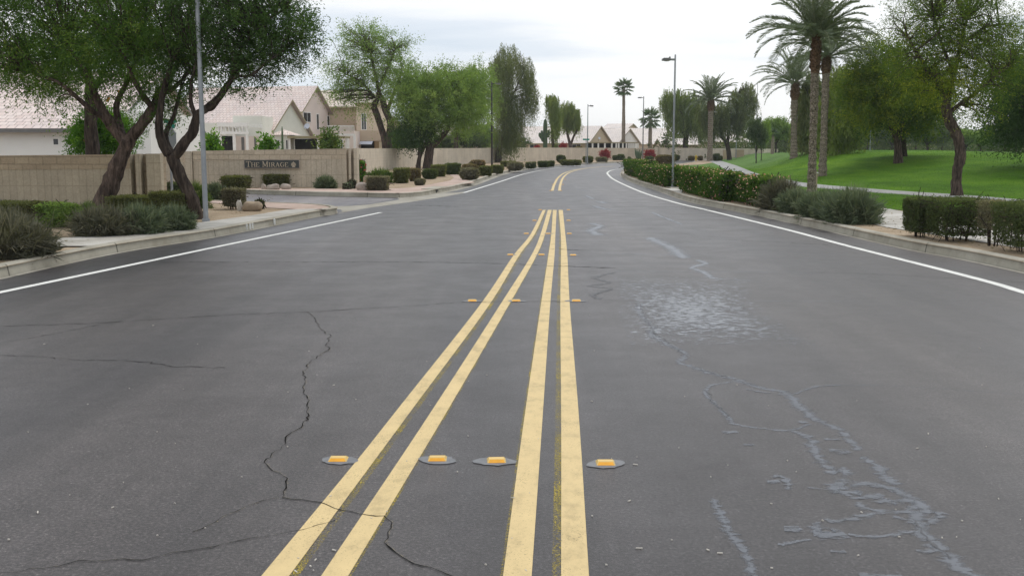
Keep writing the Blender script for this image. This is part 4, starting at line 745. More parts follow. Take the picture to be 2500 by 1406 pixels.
tree('eucalyptus_tree','weeping eucalyptus with two pale slanting trunks behind the palm pair',(2042,377),[[(2043,379,4.5),(2040,350,4),(2036,325,3.5),(2034,290,3),(2040,240,2)],[(2050,374,4),(2052,345,3.5),(2057,320,3),(2060,280,2)]],[(2040,250,30,45,0,3),(2065,215,34,40,0,3),(2030,300,20,18,0,2),(2075,270,24,30,0,2),(2050,180,28,24,0,2,.05),(2090,240,22,40,0,2)],kind='weep',n=700,per=34,l=.32,w=.08,spray=2.0,leaf='l_willg',bark='barkpale',group=PK,twigs=30)
tree('eucalyptus_tree','tall drooping eucalyptus behind the leftmost tall date palm',(1966,377),[[(1998,378,5),(1996,330,4.5),(1988,280,4),(1975,220,3)]],[(1965,230,22,34,0,2),(1985,200,24,30,0,2),(1960,290,18,24,0,2),(1990,260,24,40,0,2,-.06),(2005,310,18,30,0,2)],kind='weep',n=460,per=34,l=.32,w=.08,spray=2.0,leaf='l_will',bark='barkdark',group=PK,twigs=20)
# --- palms
date_palm('tall date palm nearest the road, rising from grey grasses',(1981,470),(1993,92),10.4,166,54,boots=.21)
date_palm('date palm with brown stubby foot standing just behind the nearest palm',(2008,431),(2018,142),9.2,128,46,boots=.12)
date_palm('date palm leaning right on the lawn mound, left of the palm pair',(1938,387),(1941,205),8.4,102,44,boots=.20)
date_palm('date palm beside the far end of the curving lawn path',(1733,394),(1736,246),6.8,74,44,boots=.16)
fan_palm('tall slim fan palm rising behind the far white gable',1523,(1523,216),4,26,172)
fan_palm('medium fan palm overlapping the dark far lamp post',1588,(1588,291),4.6,29,172)
fan_palm('low fan palm in front of the round green tree behind the wall',1628,(1628,338),4.5,16,160,26)
fan_palm('short shaggy palm on the far side of the lawn mound',1888,(1888,325),4,14,118,24)
# --- background: individual trees beyond the lawn
def proto(kind,leaf,seed,bark='barkdark'):
    "one background tree about 6 m tall at the origin, with its own trunk and crown"
    r=root('background_tree','','tree'); mb=MB(); mb.tube([(0,0,-.3),(.1,0,.9),(-.1,.1,1.9),(.1,0,3.4)],[.16,.13,.11,.05],7)
    limbs=[]
    for k in range(6):
        a=k*1.05+R.rand(); e=(math.cos(a)*1.6,math.sin(a)*1.6,3.2+R.rand()*1.6); mb.tube([(0,0,1.2+R.rand()*.6),(e[0]*.5,e[1]*.5,2.6),e],[.08,.05,.02],5)
    mb.build('trunk',bark,r,smooth=True); m=520; nb=9; cs=[]
    for k in range(nb):
        a=R.rand()*6.3; rr_=R.rand()**.5*1.7; cs.append((math.cos(a)*rr_,math.sin(a)*rr_,2.6+R.rand()*2.0,.8+.7*R.rand()))
    i=R.randint(0,nb,m); c=np.array(cs)[i]; e=in_ell(m); P=c[:,:3]+e*c[:,3:4]*np.array([1.15,1.15,.85]); P[:,2]=np.maximum(P[:,2],1.3)
    if kind=='weep': ax=unit(np.array([0,0,-1.])+R.normal(size=(m,3))*.12); q,t=sprays(P,ax,.9+.6*R.rand(m),.08,26,.30,.10,.75,0,.45+R.normal(size=m)*.16,.3)
    else: ax=unit(e+R.normal(size=(m,3))*.5); q,t=sprays(P,ax,.5+.5*R.rand(m),.14,26,.26,.10,.5,.1,.45+R.normal(size=m)*.17)
    bulk('crown',[q],[t],[leaf],r); return r
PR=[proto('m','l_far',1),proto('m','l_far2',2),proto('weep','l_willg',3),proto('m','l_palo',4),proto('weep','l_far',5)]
used=set()
def bg(px,pt,pb,wpx,pi,label,Y=None,name='background_tree',group='trees beyond the lawn'):
    if Y is None: X,Y,Z=hit(px,pb)
    else: X=at(px,pb,Y)[0]; Z=float(terr(X,Y)) if px>1800 else VZ
    Y=min(Y,300) ; X=at(px,pb,Y)[0]; Z=float(terr(X,Y)) if px>1830 else VZ
    h=at(px,pt,Y)[2]-Z; w=wpx/FPX*Y; s=PR[pi]
    if pi in used: o=copy_tree(s)
    else: o=s; used.add(pi)
    o.location=(X,Y,Z); o.scale=(w/4.3,w/4.3,h/5.4); o.rotation_euler=(0,0,R.rand()*6.28)
    o['label']=label; o['category']='tree'; o['group']=group; return o
BG=[(1846,292,396,38,1,'slim staked sapling at the left foot of the mound',92),(1858,298,394,34,3,'second sapling right beside the slim staked one',96),
 (1893,290,378,62,3,'pale green bushy tree behind the mound, left of leaning palm',150),(1915,300,377,60,0,'grey green bushy tree directly left of the leaning palm trunk',165),(1962,295,376,70,3,'yellow green tree just right of the leaning palm trunk',150),(1975,312,374,60,1,'dark low tree behind the gap between palms',190),
 (2022,300,374,60,0,'dim tree seen between the palm pair and the pale twin trunks',190),(2072,312,374,66,0,'grey tree right of the pale twin trunks',170),(2115,300,374,84,0,'broad grey green tree under the dense mesquite, left part',160),(2150,296,375,70,4,'drooping grey tree behind the dense mesquite trunk',175),
 (2178,308,375,60,1,'dark tree directly left of the straight dark trunk',165),(2235,302,376,64,0,'round grey tree right of the second dark trunk',150),(2262,296,379,92,0,'broad airy tree filling the gap before the snaking trunk',118),(2300,318,377,56,0,'low tree just left of the snaking trunk',150),
 (2318,340,378,44,1,'lowest bushy tree by the little orange roof',175),(2358,318,380,66,3,'yellow green tree right of the snaking trunk',118),(2392,322,379,70,3,'round lime green tree second right of the snaking trunk',130),(2420,326,378,56,0,'grey green tree between lime tree and the dark edge trees',160),
 (2452,318,379,62,1,'small dark tree left of the edge trees',125),(2480,300,381,80,1,'dark round tree low at the right edge',110),(2500,322,380,70,0,'dull green tree behind the dark round edge tree',140),
 (2000,306,373,60,4,'hazy drooping tree behind the palm pair',205),(2095,318,373,60,2,'dark short tree behind the broad grey one',200),(2205,318,374,60,3,'olive tree hidden behind the dark trunks',205),(2340,334,376,56,4,'faint drooping tree behind the snaking trunk',200),(2435,335,376,60,4,'faint drooping tree far behind the lime one',210)]
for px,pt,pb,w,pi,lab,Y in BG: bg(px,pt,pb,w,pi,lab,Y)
# far hazy treeline, one mass
n=9000; a=R.rand(n); X=-20+a*190; Yy=232+R.normal(size=n)*6; hh=2.3+1.6*np.abs(np.sin(X*.11)+.6*np.sin(X*.29+1)); Zz=terr(X,Yy)+R.rand(n)**.8*hh
q,t=sprays(np.stack([X,Yy,Zz],1),unit(R.normal(size=(n,3))),.6+R.rand(n)*.8,.4,7,.85,.42,.3,0,.4+R.normal(size=n)*.15)
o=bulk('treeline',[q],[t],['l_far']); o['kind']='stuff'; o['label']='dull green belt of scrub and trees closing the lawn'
n=2500; X=22+R.rand(n)*70; Yy=150+R.normal(size=n)*5+X*.3; Zz=terr(X,Yy)+R.rand(n)**1.2*(1.2+.9*np.abs(np.sin(X*.5)+np.sin(X*.17)))
q,t=sprays(np.stack([X,Yy,Zz],1),unit(R.normal(size=(n,3))),.4+R.rand(n)*.4,.25,8,.4,.2,.3,0,.4+R.normal(size=n)*.18)
o=bulk('undergrowth',[q],[t],['l_boxd']); o['kind']='stuff'; o['label']='low scrubby undergrowth beneath the trees beyond the lawn'
# trees behind the far-side walls
bgl=[(990,315,370,60,1,'dark shrub tree behind the wall right of the divided trunk',96),(1015,335,370,45,1,'dark low tree behind the wall by the small leaning mesquite',100),(1080,330,370,60,0,'grey green tree behind the wall by the round mesquite',112),
 (1150,320,372,70,1,'dark tree behind the wall left of the lamp post',125),(1175,305,372,60,3,'brownish green tree behind the wall touching the lamp post',128),(1245,320,372,70,1,'dark tree behind the wall under the tallest weeping acacia',138),(970,330,372,40,3,'small green tree behind wall beside the divided trunk',90)]
for px,pt,pb,w,pi,lab,Y in bgl: bg(px,pt,pb,w,pi,lab,Y,group='trees in the gardens behind the wall')
hedge('round_tree','round bright green tree behind the far wall, around the low fan palm',(1598,1652,328,372),'l_bright',cat='tree',round_=.85,depth=4,taper=0)
hedge('round_tree','bright green tree behind the far wall under the broad pale acacia',(1650,1702,334,372),'l_bright',cat='tree',round_=.8,depth=4,taper=0)
# ---------------------------------------------------------------- shrubs on the verges
HL='clipped bushes along the sign wall'; HF='clipped bushes along the far kerb'
clump('desert_grass','big dusky grey grass clump spilling over the left kerb',(-150,148,505,636),'l_dry',1500,.016,spread=1.1,group='grass clumps on the near corner')
clump('desert_grass','dusky grass clump behind the big one at the left edge',(-100,90,492,600),'l_dry',800,.016,spread=1.1,group='grass clumps on the near corner')
clump('desert_grass','dark grass clump at the foot of the leaning mesquite',(175,330,490,580),'l_dry',1000,.014,spread=1.2,group='grass clumps on the near corner')
clump('desert_grass','grey green grass clump in front of the left low hedge',(270,410,488,575),'l_yuc',1000,.014,spread=1.15,group='grass clumps on the near corner')
clump('desert_grass','grey green grass clump in front of the right low hedge, near the pole',(370,478,492,566),'l_yuc',900,.014,spread=1.1,group='grass clumps on the near corner')
clump('desert_grass','small dark grass clump wrapping the foot of the leaning mesquite',(186,250,488,548),'l_grass',600,.014,spread=.9,group='grass clumps on the near corner')
hedge('low_hedge','green low hedge at the left edge below the near wall',(-60,105,492,545),'l_box',cat='hedge',depth=1.0,round_=.35)
hedge('low_hedge','yellow green shrub with russet tinge, left of the leaning mesquite',(95,192,494,556),'l_palo',cat='shrub',depth=1.0,round_=.6)
hedge('clipped_bush','flat topped green hedge behind the grass, left one',(272,378,477,530),'l_box',cat='clipped bush',group='flat topped hedges under the near wall')
hedge('clipped_bush','flat topped green hedge behind the grass, by the leaning dark trunk',(374,472,467,535),'l_box',cat='clipped bush',group='flat topped hedges under the near wall')
hedge('round_shrub','dark round shrub between near wall end and leaning dark trunk',(395,448,445,480),'l_boxd',cat='shrub',round_=.8)
clump('green_grass','tall green grass tuft just left of the grey pole',(452,505,440,510),'l_grass',500,.014,spread=.6)
clump('dark_yucca','dark green spiky plant just right of the grey pole',(500,552,442,488),'l_yuc',500,.02,cat='yucca',spread=.9)
hedge('grey_bush','silver grey clipped bush beside the white rock',(545,600,459,512),'l_boxg',cat='clipped bush',gap=.12,round_=.3)
rockf('rock','small upright white rock under the silver grey bush',(578,592,489,515),'rockw'); rockf('boulder','tan rounded boulder at the junction corner',(592,640,491,516),'rock')
hedge('small_shrub','tiny dark shrub behind the tan boulder',(622,646,487,511),'l_boxd',cat='shrub',round_=.8,ls=.06)
hedge('clipped_bush','wide clipped bush left of the sign',(543,610,429,461),'l_box',group=HL); hedge('clipped_bush','narrow clipped bush tucked behind the wide one left of the sign',(607,626,426,456),'l_box',group=HL)
hedge('clipped_bush','clipped bush below the sign, above two boulders',(645,713,425,458),'l_box',group=HL); hedge('clipped_bush','squarish clipped bush right of the sign',(732,773,425,456),'l_box',group=HL)
clump('green_grass','tall grey green grass clump by the squarish bush right of the sign',(770,820,424,461),'l_yuc',500,.02,spread=.8)
rockf('boulder','flat grey boulder below the sign, left one',(651,683,450,464),'rockg'); rockf('boulder','flat grey boulder below the sign, right one',(686,711,452,463),'rockg'); rockf('rock','small dark rock beside the flat boulders',(638,650,455,463),'rockg')
hedge('agave_plant','small pale green rosette plant at the sign wall corner, lower one',(837,858,447,463),'l_yuc',cat='plant',round_=.9,ls=.09); hedge('agave_plant','small pale green rosette plant at the sign wall corner, taller one',(851,870,440,461),'l_yuc',cat='plant',round_=.9,ls=.09)
hedge('red_flower_shrub','tall shrub with red flower tops against the end of the sign wall',(874,893,392,447),'l_bright',cat='shrub',round_=.5,flowers=(50,'l_red',.11),depth=.6)
rockf('boulder','pale sloping boulder at the right end of the sign wall',(868,900,446,465),'rockg'); rockf('boulder','upright tan stone block behind the silver bush',(886,908,428,450),'rock')
hedge('grey_bush','silver grey clipped bush on the far corner',(895,951,430,466),'l_boxg',cat='clipped bush',round_=.3)
clump('yellow_grass','yellow green fountain grass behind the far corner silver bush',(895,965,407,447),'l_grass',600,.025,spread=.9)
FB=[('clipped_bush','brownish clipped bush right of the fountain grass',(960,1000,410,448),'l_box'),('clipped_bush','brown green clipped bush before the small leaning mesquite',(998,1028,411,443),'l_boxb'),('round_shrub','dark grey loose shrub at the foot of the round mesquite',(1030,1070,412,438),'l_boxd'),('small_shrub','small low grey shrub alone on the dirt',(1010,1040,436,453),'l_boxg'),
 ('clipped_bush','dark green clipped bush right of the round mesquite foot',(1052,1090,402,432),'l_box'),('clipped_bush','dark green bush before the straight trunked mesquite',(1085,1127,399,427),'l_boxd'),('round_shrub','brownish loose flowering shrub left of the lamp post',(1126,1168,400,430),'l_boxb'),('round_shrub','pinkish flowering shrub against the wall by the lamp post',(1146,1186,391,408),'l_boxb'),
 ('desert_shrub','wide grey brush by the kerb below the lamp post',(1120,1172,409,440),'l_boxg'),('clipped_bush','green clipped bush directly in front of the lamp post',(1170,1202,405,430),'l_box'),('clipped_bush','rough green bush just right of the lamp post',(1200,1230,403,424),'l_box'),
 ('clipped_bush','long low bush behind, right of tall acacia foot',(1222,1260,394,408),'l_box'),('desert_shrub','white flowered shrub at the kerb right of the tall acacia',(1236,1280,396,417),'l_boxg'),('clipped_bush','first small dark clipped bush after the white flowered shrub',(1283,1309,396,411),'l_boxd'),
 ('clipped_bush','longer dark clipped bush third along the far kerb',(1312,1342,394,409),'l_boxd'),('clipped_bush','short dark clipped bush at the foot of the narrow acacia',(1338,1354,393,407),'l_boxd'),('low_hedge','long low flat hedge under the forked weeping acacia',(1366,1421,391,404),'l_box'),
 ('round_shrub','round bush at the wall left of the forked acacia',(1358,1382,379,397),'l_boxd'),('round_shrub','tall loose shrub right of the forked acacia trunk',(1398,1426,358,391),'l_boxb'),('round_shrub','rounded bush beside the slim far lamp post',(1422,1450,382,398),'l_box'),
 ('clipped_bush','grey clipped bush right of the slim lamp post',(1455,1483,384,396),'l_boxg'),('round_shrub','small grey green bush at the far wall, left of two',(1495,1509,380,392),'l_boxd'),('round_shrub','larger grey green bush at the far wall, right of two',(1506,1525,377,392),'l_boxd'),('small_shrub','tiny bush before the far wall left of the cactus clump',(1532,1540,383,391.5),'l_boxd'),
 ('round_shrub','olive bush behind the flowering hedge by the right lamp pole',(1597,1650,378,408),'l_boxb'),('round_shrub','low grey bush behind the flowering hedge tip',(1560,1600,390,405),'l_boxg'),('round_shrub','bush at the foot of the pale weeping acacia',(1640,1660,378,392.5),'l_boxd'),
 ('round_shrub','brown bush left of the yellow hydrant',(1680,1696,381,392.5),'l_boxb'),('round_shrub','brown bush right of the yellow hydrant',(1702,1716,381,392.5),'l_boxb'),('round_shrub','dark bush just right of the small date palm trunk',(1740,1757,375,394),'l_boxd'),('round_shrub','smaller dark bush second right of the small date palm',(1752,1764,381,393),'l_boxd'),('round_shrub','low dark bush at the red bougainvillea far right',(1575,1597,382,393),'l_boxd')]
for nm,lab,bx,lf in FB: hedge(nm,lab,bx,lf,group=HF,cat='shrub' if 'clipped' not in lab else 'clipped bush',round_=.35 if 'clipped' in nm or 'hedge' in nm else .75,flowers=(60,'l_flow',.12) if 'flower' in lab and 'pinkish' in lab else ((60,'l_boxg',.12) if 'white flowered' in lab else None),stem=False)
def overwall(lab,pl,pr,pt,Y,leaf,name='bougainvillea',cat='bougainvillea'):
    X=at((pl+pr)/2,360,Y)[0]; w=(pr-pl)/FPX*Y; zt=at(1250,pt,Y)[2]; r=root(name,lab,cat,(X,Y,VZ)); n=420; e=in_ell(n,.5)*(.75+.4*R.rand(n,1)); h=zt-VZ
    P=np.array([X,Y,VZ+h*.55])+e*np.array([w/2,w*.35,h*.5]); ax=unit(e*np.array([1,1,.4])+R.normal(size=(n,3))*.6+np.array([0,0,.5])); q,t=sprays(P,ax,.15+.5*R.rand(n)*(.5 if 'boug' in name else 1),.08,9,.15,.07,.6,.1,.5+R.normal(size=n)*.2); bulk('foliage',[q],[t],[leaf],r); mb=MB(); mb.tube([(X,Y,VZ-.05),(X,Y,VZ+h*.5)],[.06,.04],6); mb.build('stem','bark',r)
overwall('red bougainvillea on the far wall, right of the slim lamp post',1465,1489,368,140,'l_red'); overwall('red bougainvillea at the wall end beside the cactus clump',1573,1600,368,142,'l_red')
overwall('red bougainvillea showing over the wall by the saguaro, left one',1306,1318,357,150,'l_red'); overwall('red bougainvillea showing over the wall by the forked acacia',1367,1385,350,150,'l_red')
overwall('yellow green bushy plant over the sign wall, left of pergola',505,528,335,44,'l_bright','shrub','shrub'); overwall('leafy vine shrub over the sign wall at the gable house',642,664,340,46,'l_bright','shrub','shrub'); overwall('feathery green palm shrub over the right end of the sign wall',785,826,325,46,'l_grass','shrub','shrub')
# --- flowering hedge and grasses on the right
HO='flowering oleander bushes beside the right kerb'
krx=lambda y: float(np.interp(y,[p[1] for p in KR if p[1]<68],[p[0] for p in KR if p[1]<68]))
for y0,y1,hh,lab in [(50,61,1.0,'oleander bush with pink flowers at the far tip of the hedge'),(44.3,50.6,.95,'oleander bush second from the far tip of the hedge'),(39.4,44.6,.95,'oleander bush with pink flowers just left of the lamp post and drain inlet'),(32.2,36.6,.97,'oleander bush with pink flowers just right of the drain inlet'),(28.7,32.4,.95,'dense oleander bush in the middle of the near hedge'),(26.0,28.9,.90,'oleander bush with the most pink flowers, nearest the grasses')]:
    ym=(y0+y1)/2; hedge('oleander_bush',lab,(krx(ym)+.26+.5+.08*math.sin(ym),ym,1.0+.15*math.sin(ym*2),y1-y0,hh*(.93 if ym>48 else .84)*(1+.05*math.sin(ym*1.7))),'l_olea',cat='oleander',group=HO,round_=.42,flowers=(int(260),'l_flow',.06),dens=1.0,taper=.02,ls=.075)
GR='grey green grass clumps beside the right kerb'
for X_,Y_,w_,h_,lf,nn,lab in [(6.68,24.9,1.0,.87,'l_dry',900,'dusky grass clump with pale tips right against the oleander'),(6.72,23.7,.95,.66,'l_yuc',800,'silvery arching grass clump second from the oleander'),(6.85,22.3,1.05,.68,'l_yuc',900,'grey green grass clump in the middle of the five, before the tall palm'),(6.90,21.3,.85,.70,'l_yuc',700,'pale grass clump tucked against the biggest clump'),(7.05,20.5,1.12,.82,'l_yuc',1500,'biggest spiky grass clump at the right end of the grasses')]:
    clump('desert_grass',lab,(krx(Y_)+.17+w_*.33,Y_,w_,w_,h_),lf,nn,.014,spread=1.05,group=GR)
HR='clipped hedges at the right kerb'
hedge('clipped_hedge','narrow square clipped hedge next to the open sidewalk',(2217,2275,482,580),'l_boxd',cat='clipped hedge',group=HR,gap=.12,round_=.2,depth=.8,dens=1.25,ls=.030)
hedge('clipped_hedge','wide square clipped hedge, biggest by the right kerb',(2265,2402,482,592),'l_boxd',cat='clipped hedge',group=HR,gap=.12,round_=.2,depth=1.0,dens=1.35,ls=.030)
hedge('clipped_hedge','thin see-through hedge with bare stems between the thicker ones',(2395,2452,488,602),'l_boxg',cat='clipped hedge',group=HR,gap=.35,round_=.2,depth=.6,dens=.35,ls=.028)
hedge('clipped_hedge','dark clipped hedge cut off by the right edge',(2440,2570,492,620),'l_boxd',cat='clipped hedge',group=HR,gap=.12,round_=.2,depth=1.0,dens=1.25,ls=.028)
# cacti
def column(mb,p0,p1,r,n=10):
    p0=np.array(p0);p1=np.array(p1); pts=[tuple(p0+(p1-p0)*t) for t in (0,.3,.6,.85,.95,1)]; mb.tube(pts,[r*.85,r,r,r*.95,r*.7,r*.25],n)
def saguaro(px,pt,Y,rpx,lab,arms=True):
    X=at(px,360,Y)[0]; zt=at(px,pt,Y)[2]; r_=rpx/FPX*Y; rt=root('saguaro_cactus',lab,'cactus',(X,Y,VZ)); mb=MB(); column(mb,(X,Y,VZ-.1),(X,Y,zt),r_,12); mb.build('stem','cactus',rt,smooth=True)
    if arms:
        for s,z0,z1 in ((-1,zt-2.9,zt-1.6),(-1.6,zt-2.5,zt-1.9),(1,zt-2.3,zt-1.5)):
            mb=MB(); rr=r_*.6; x=X+s*r_*1.5; mb.tube([(X,Y-r_*.3,z0-.25),(X+s*r_*1.1,Y-r_*.5,z0-.15),(x,Y-r_*.5,z0+.2),(x,Y-r_*.5,z1-.1),(x,Y-r_*.5,z1)],[rr*.8,rr,rr,rr*.8,rr*.3],9); mb.build('arm','cactus',rt,smooth=True)
saguaro(1331,291,147,5.6,'saguaro with upraised arms behind the far wall')
saguaro(690,309,44,2.6,'slim columnar cactus before the gable house window',False); saguaro(792,311,46,2.2,'thin columnar cactus by the feathery shrub',False)
def cactus_clump(bx,lab,name='cactus_clump'):
    X,Y,Z,w,h=fit(*bx); rt=root(name,lab,'cactus',(X,Y,Z)); 
    for k in range(11):
        a=R.rand()*6.3; s=w*.5*R.rand(); mb=MB(); mb.tube([(X+math.cos(a)*s*.3,Y+math.sin(a)*s*.3,Z-.05),(X+math.cos(a)*s*.8,Y+math.sin(a)*s*.5,Z+h*.5),(X+math.cos(a)*s,Y+math.sin(a)*s*.5,Z+h*(.7+.3*R.rand()))],[.12,.13,.06],7); mb.build('stem','cactus',rt,smooth=True)
cactus_clump((1547,1574,362,392),'clump of upright green cactus stems against the far wall')
n=2600; side=R.rand(n)<.5; yy=13+R.rand(n)**1.4*26; xl=np.interp(yy,[13,20,25,40],[-7.2,-6.2,-6,-9])-R.rand(n)*5; xr_=np.interp(yy,[13,20,30],[7.2,6.6,6.3])+R.rand(n)**1.5*3.5
xx=np.where(side,xl,xr_); P=np.stack([xx,yy,np.full(n,.165)],1); d=R.normal(size=(n,3))*np.array([1,1,.12]); ql=leaves(P,unit(d),.03+.05*R.rand(n),.008+.012*R.rand(n))
o=bulk('leaf_litter',[ql],[R.rand(n)],['l_boxb']); o['kind']='stuff'; o['label']='dry fallen leaves and twigs scattered on the verges'
# ---------------------------------------------------------------- walls
def wallmesh(name,lab,pts,th,mat,matr=None,group=None,rows=.42,cat='block wall',parent=None,cap=.0):
    "pts: (x,y,ztop) along the face that the road sees"
    rt=root(name,lab,cat,(pts[0][0],pts[0][1],0),group) if parent is None else parent
    mb=MB(); mr=MB(); s=0
    for (a,b) in zip(pts[:-1],pts[1:]):
        L=math.hypot(b[0]-a[0],b[1]-a[1]); nx,ny=-(b[1]-a[1])/L,(b[0]-a[0])/L
        zr=(a[2]-rows,b[2]-rows) if matr else (a[2],b[2])
        def quad(m,off,za0,za1,zb0,zb1,flip=False):
            q=[(a[0]+nx*off,a[1]+ny*off,za0),(b[0]+nx*off,b[1]+ny*off,zb0),(b[0]+nx*off,b[1]+ny*off,zb1),(a[0]+nx*off,a[1]+ny*off,za1)]
            uv=[(s,za0),(s+L,zb0),(s+L,zb1),(s,za1)]
            if flip: q=q[::-1];uv=uv[::-1]
            m.face(q,uv)
        quad(mb,0,-.05,zr[0],-.05,zr[1]); quad(mb,th,-.05,zr[0],-.05,zr[1],True)
        if matr: quad(mr,-.012,zr[0],a[2],zr[1],b[2]); quad(mr,th+.012,zr[0],a[2],zr[1],b[2],True)
        m_=mr if matr else mb
        e=.012 if matr else 0
        m_.face([(a[0]-nx*e,a[1]-ny*e,a[2]),(b[0]-nx*e,b[1]-ny*e,b[2]),(b[0]+nx*(th+e),b[1]+ny*(th+e),b[2]),(a[0]+nx*(th+e),a[1]+ny*(th+e),a[2])],[(s,0),(s+L,0),(s+L,.2),(s,.2)])
        s+=L
    for p,q_ in ((pts[0],pts[1]),(pts[-1],pts[-2])):
        L=math.hypot(q_[0]-p[0],q_[1]-p[1]); sg=1 if p is pts[0] else -1; nx,ny=-(q_[1]-p[1])/L*sg,(q_[0]-p[0])/L*sg
        mb.face([(p[0],p[1],-.05),(p[0]+nx*th,p[1]+ny*th,-.05),(p[0]+nx*th,p[1]+ny*th,p[2]),(p[0],p[1],p[2])],[(0,0),(th,0),(th,p[2]),(0,p[2])])
    mb.build('lower_courses' if matr else 'blocks',mat,rt)
    if matr: mr.build('rough_top_courses',matr,rt)
    return rt
def wp(px,py,Y): x,y,z=at(px,py,Y); return (x,y,z)
def pilaster(rt,x0,x1,y0,y1,zt,mat):
    mb=MB(); mb.box((x0,y0,-.05),(x1,y1,zt)); mb.build('pilaster',mat,rt)
YA=27.6
rA=wallmesh('block_wall','near tan block wall with rough top courses, behind the leaning mesquite',[(-24,29.0,1.40),wp(-100,381,YA+.5),wp(317,377,YA)],.25,'cmudark','cmudarkr',rows=.38)
x=lambda px,Y:at(px,400,Y)[0]
zA=at(340,376,YA)[2]
pilaster(rA,x(317,YA),x(392,YA),YA+.22,YA+.42,zA-.01,'cmudarkr')
pilaster(rA,x(331,YA),x(343,YA),YA-.02,YA+.22,zA,'cmudark'); pilaster(rA,x(357,YA),x(392,YA),YA-.02,YA+.22,zA+.004,'cmudark')
YB=40.2
rB=wallmesh('sign_wall','tan block wall carrying the dark name board',[wp(392,374,YB+.5),wp(455,371,YB+.2)],.25,'block','blockrough',rows=.40)
wallmesh('',None,[wp(470,369,YB),wp(845,363,YB)],.25,'block','blockrough',parent=rB,rows=.40)
pilaster(rB,x(455,YB),x(470,YB),YB-.1,YB+.2,at(462,370,YB)[2],'block')
zB=at(858,362.5,YB)[2]
pilaster(rB,x(845,YB),x(872,YB),YB+.3,YB+.5,zB-.01,'block'); pilaster(rB,x(851.5,YB),x(857,YB),YB,YB+.3,zB,'block'); pilaster(rB,x(864,YB),x(872,YB),YB-.02,YB+.3,zB+.004,'block')
rC=wallmesh('boundary_wall','long tan boundary wall with soft stains along the far kerb',[wp(868,362.5,58),wp(950,362.8,77),wp(1050,362.5,96),wp(1180,362,112),wp(1270,361,128),wp(1400,361,141),wp(1500,361.5,149),wp(1602,362,153)],.2,'cmu')
rD=wallmesh('boundary_wall','tan boundary wall right of the red bougainvillea, behind the hydrant',[wp(1604,360.5,150),wp(1700,362,147),wp(1800,363,143),wp(1862,363.5,140),wp(1900,364,155)],.2,'cmu')
mb=MB(); X=at(1603,360,150)[0]; mb.box((X-.25,149.6,-.05),(X+.15,150.4,at(1603,360,150)[2]+.05)); mb.build('pilaster','cmu',rD)
# sign board with its words
rt=root('sign','dark board with raised tan letters reading THE MIRAGE and a shell emblem','sign',(at(665,400,YB)[0],YB-.06,at(665,400,YB)[2]))
x0=at(598,400,YB)[0];x1=at(731,400,YB)[0]; z1=at(665,391.5,YB)[2]; z0=at(665,410.5,YB)[2]; tilt=0.035*(1)
mb=MB(); mb.box((x0,YB-.075,z0),(x1,YB-.014,z1)); mb.build('board','signdark',rt)
mb=MB(); e=.018
for b in (((x0-e,YB-.082,z0-e),(x1+e,YB-.016,z0)),((x0-e,YB-.082,z1),(x1+e,YB-.016,z1+e)),((x0-e,YB-.082,z0),(x0,YB-.016,z1)),((x1,YB-.082,z0),(x1+e,YB-.016,z1))): mb.box(*b)
mb.build('frame','rockg',rt)
GL={'T':[(0,1,1,1,0),(.5,0,.5,1,1),(.28,0,.72,0,0),(0,1,0,.82,0),(1,1,1,.82,0)],'H':[(.15,0,.15,1,1),(.85,0,.85,1,1),(.15,.5,.85,.5,0),(0,0,.32,0,0),(.68,0,1,0,0),(0,1,.32,1,0),(.68,1,1,1,0)],
 'E':[(.18,0,.18,1,1),(.05,1,.9,1,0),(.05,0,.95,0,0),(.18,.52,.7,.52,0),(.95,0,.95,.2,0),(.9,1,.9,.82,0)],'M':[(.12,0,.12,1,0),(.12,1,.5,.1,1),(.5,.1,.88,1,0),(.88,0,.88,1,1),(0,0,.25,0,0),(.73,0,1,0,0),(0,1,.15,1,0),(.85,1,1,1,0)],
 'I':[(.5,0,.5,1,1),(.2,0,.8,0,0),(.2,1,.8,1,0)],'R':[(.18,0,.18,1,1),(.05,1,.6,1,0),(.6,1,.8,.88,1),(.8,.88,.8,.64,1),(.8,.64,.6,.5,1),(.6,.5,.18,.5,0),(.5,.5,.95,0,1),(0,0,.36,0,0)],
 'A':[(.5,1,.12,0,0),(.5,1,.88,0,1),(.27,.34,.74,.34,0),(0,0,.26,0,0),(.72,0,1,0,0)],'G':[(.9,.82,.65,1,0),(.65,1,.35,1,0),(.35,1,.1,.7,1),(.1,.7,.1,.3,1),(.1,.3,.35,0,1),(.35,0,.65,0,0),(.65,0,.85,.1,0),(.85,.1,.85,.42,1),(.65,.44,1,.44,0)]}
H_=z1-z0; xc=x0+.10; 
def letter(ch,xl,zb,w,h):
    mb=MB(); t0=h*.075
    for (a,b,c,d,k) in GL[ch]:
        th=t0*(2.0 if k else 1.0); p=np.array([xl+a*w,zb+b*h]);q=np.array([xl+c*w,zb+d*h]); v=q-p; L=np.linalg.norm(v); v=v/L; n_=np.array([-v[1],v[0]])*th/2; p=p-v*th*.3;q=q+v*th*.3
        P=[p-n_,q-n_,q+n_,p+n_]; yf_=YB-.10-.0004*len(mb.f); mb.face([(c_[0],yf_,c_[1]) for c_ in P]);
        for i in range(4): mb.face([(P[i][0],yf_,P[i][1]),(P[i][0],YB-.076,P[i][1]),(P[(i+1)%4][0],YB-.076,P[(i+1)%4][1]),(P[(i+1)%4][0],yf_,P[(i+1)%4][1])])
    return mb
xs=x0+.07; tot=x1-x0-.07-.40
units=[('T',1.0,.86),('H',.78,.78),('E',.78,.62),(' ',0,.38),('M',1,1.05),('I',.78,.38),('R',.78,.70),('A',.78,.80),('G',.78,.78),('E',.78,.62)]
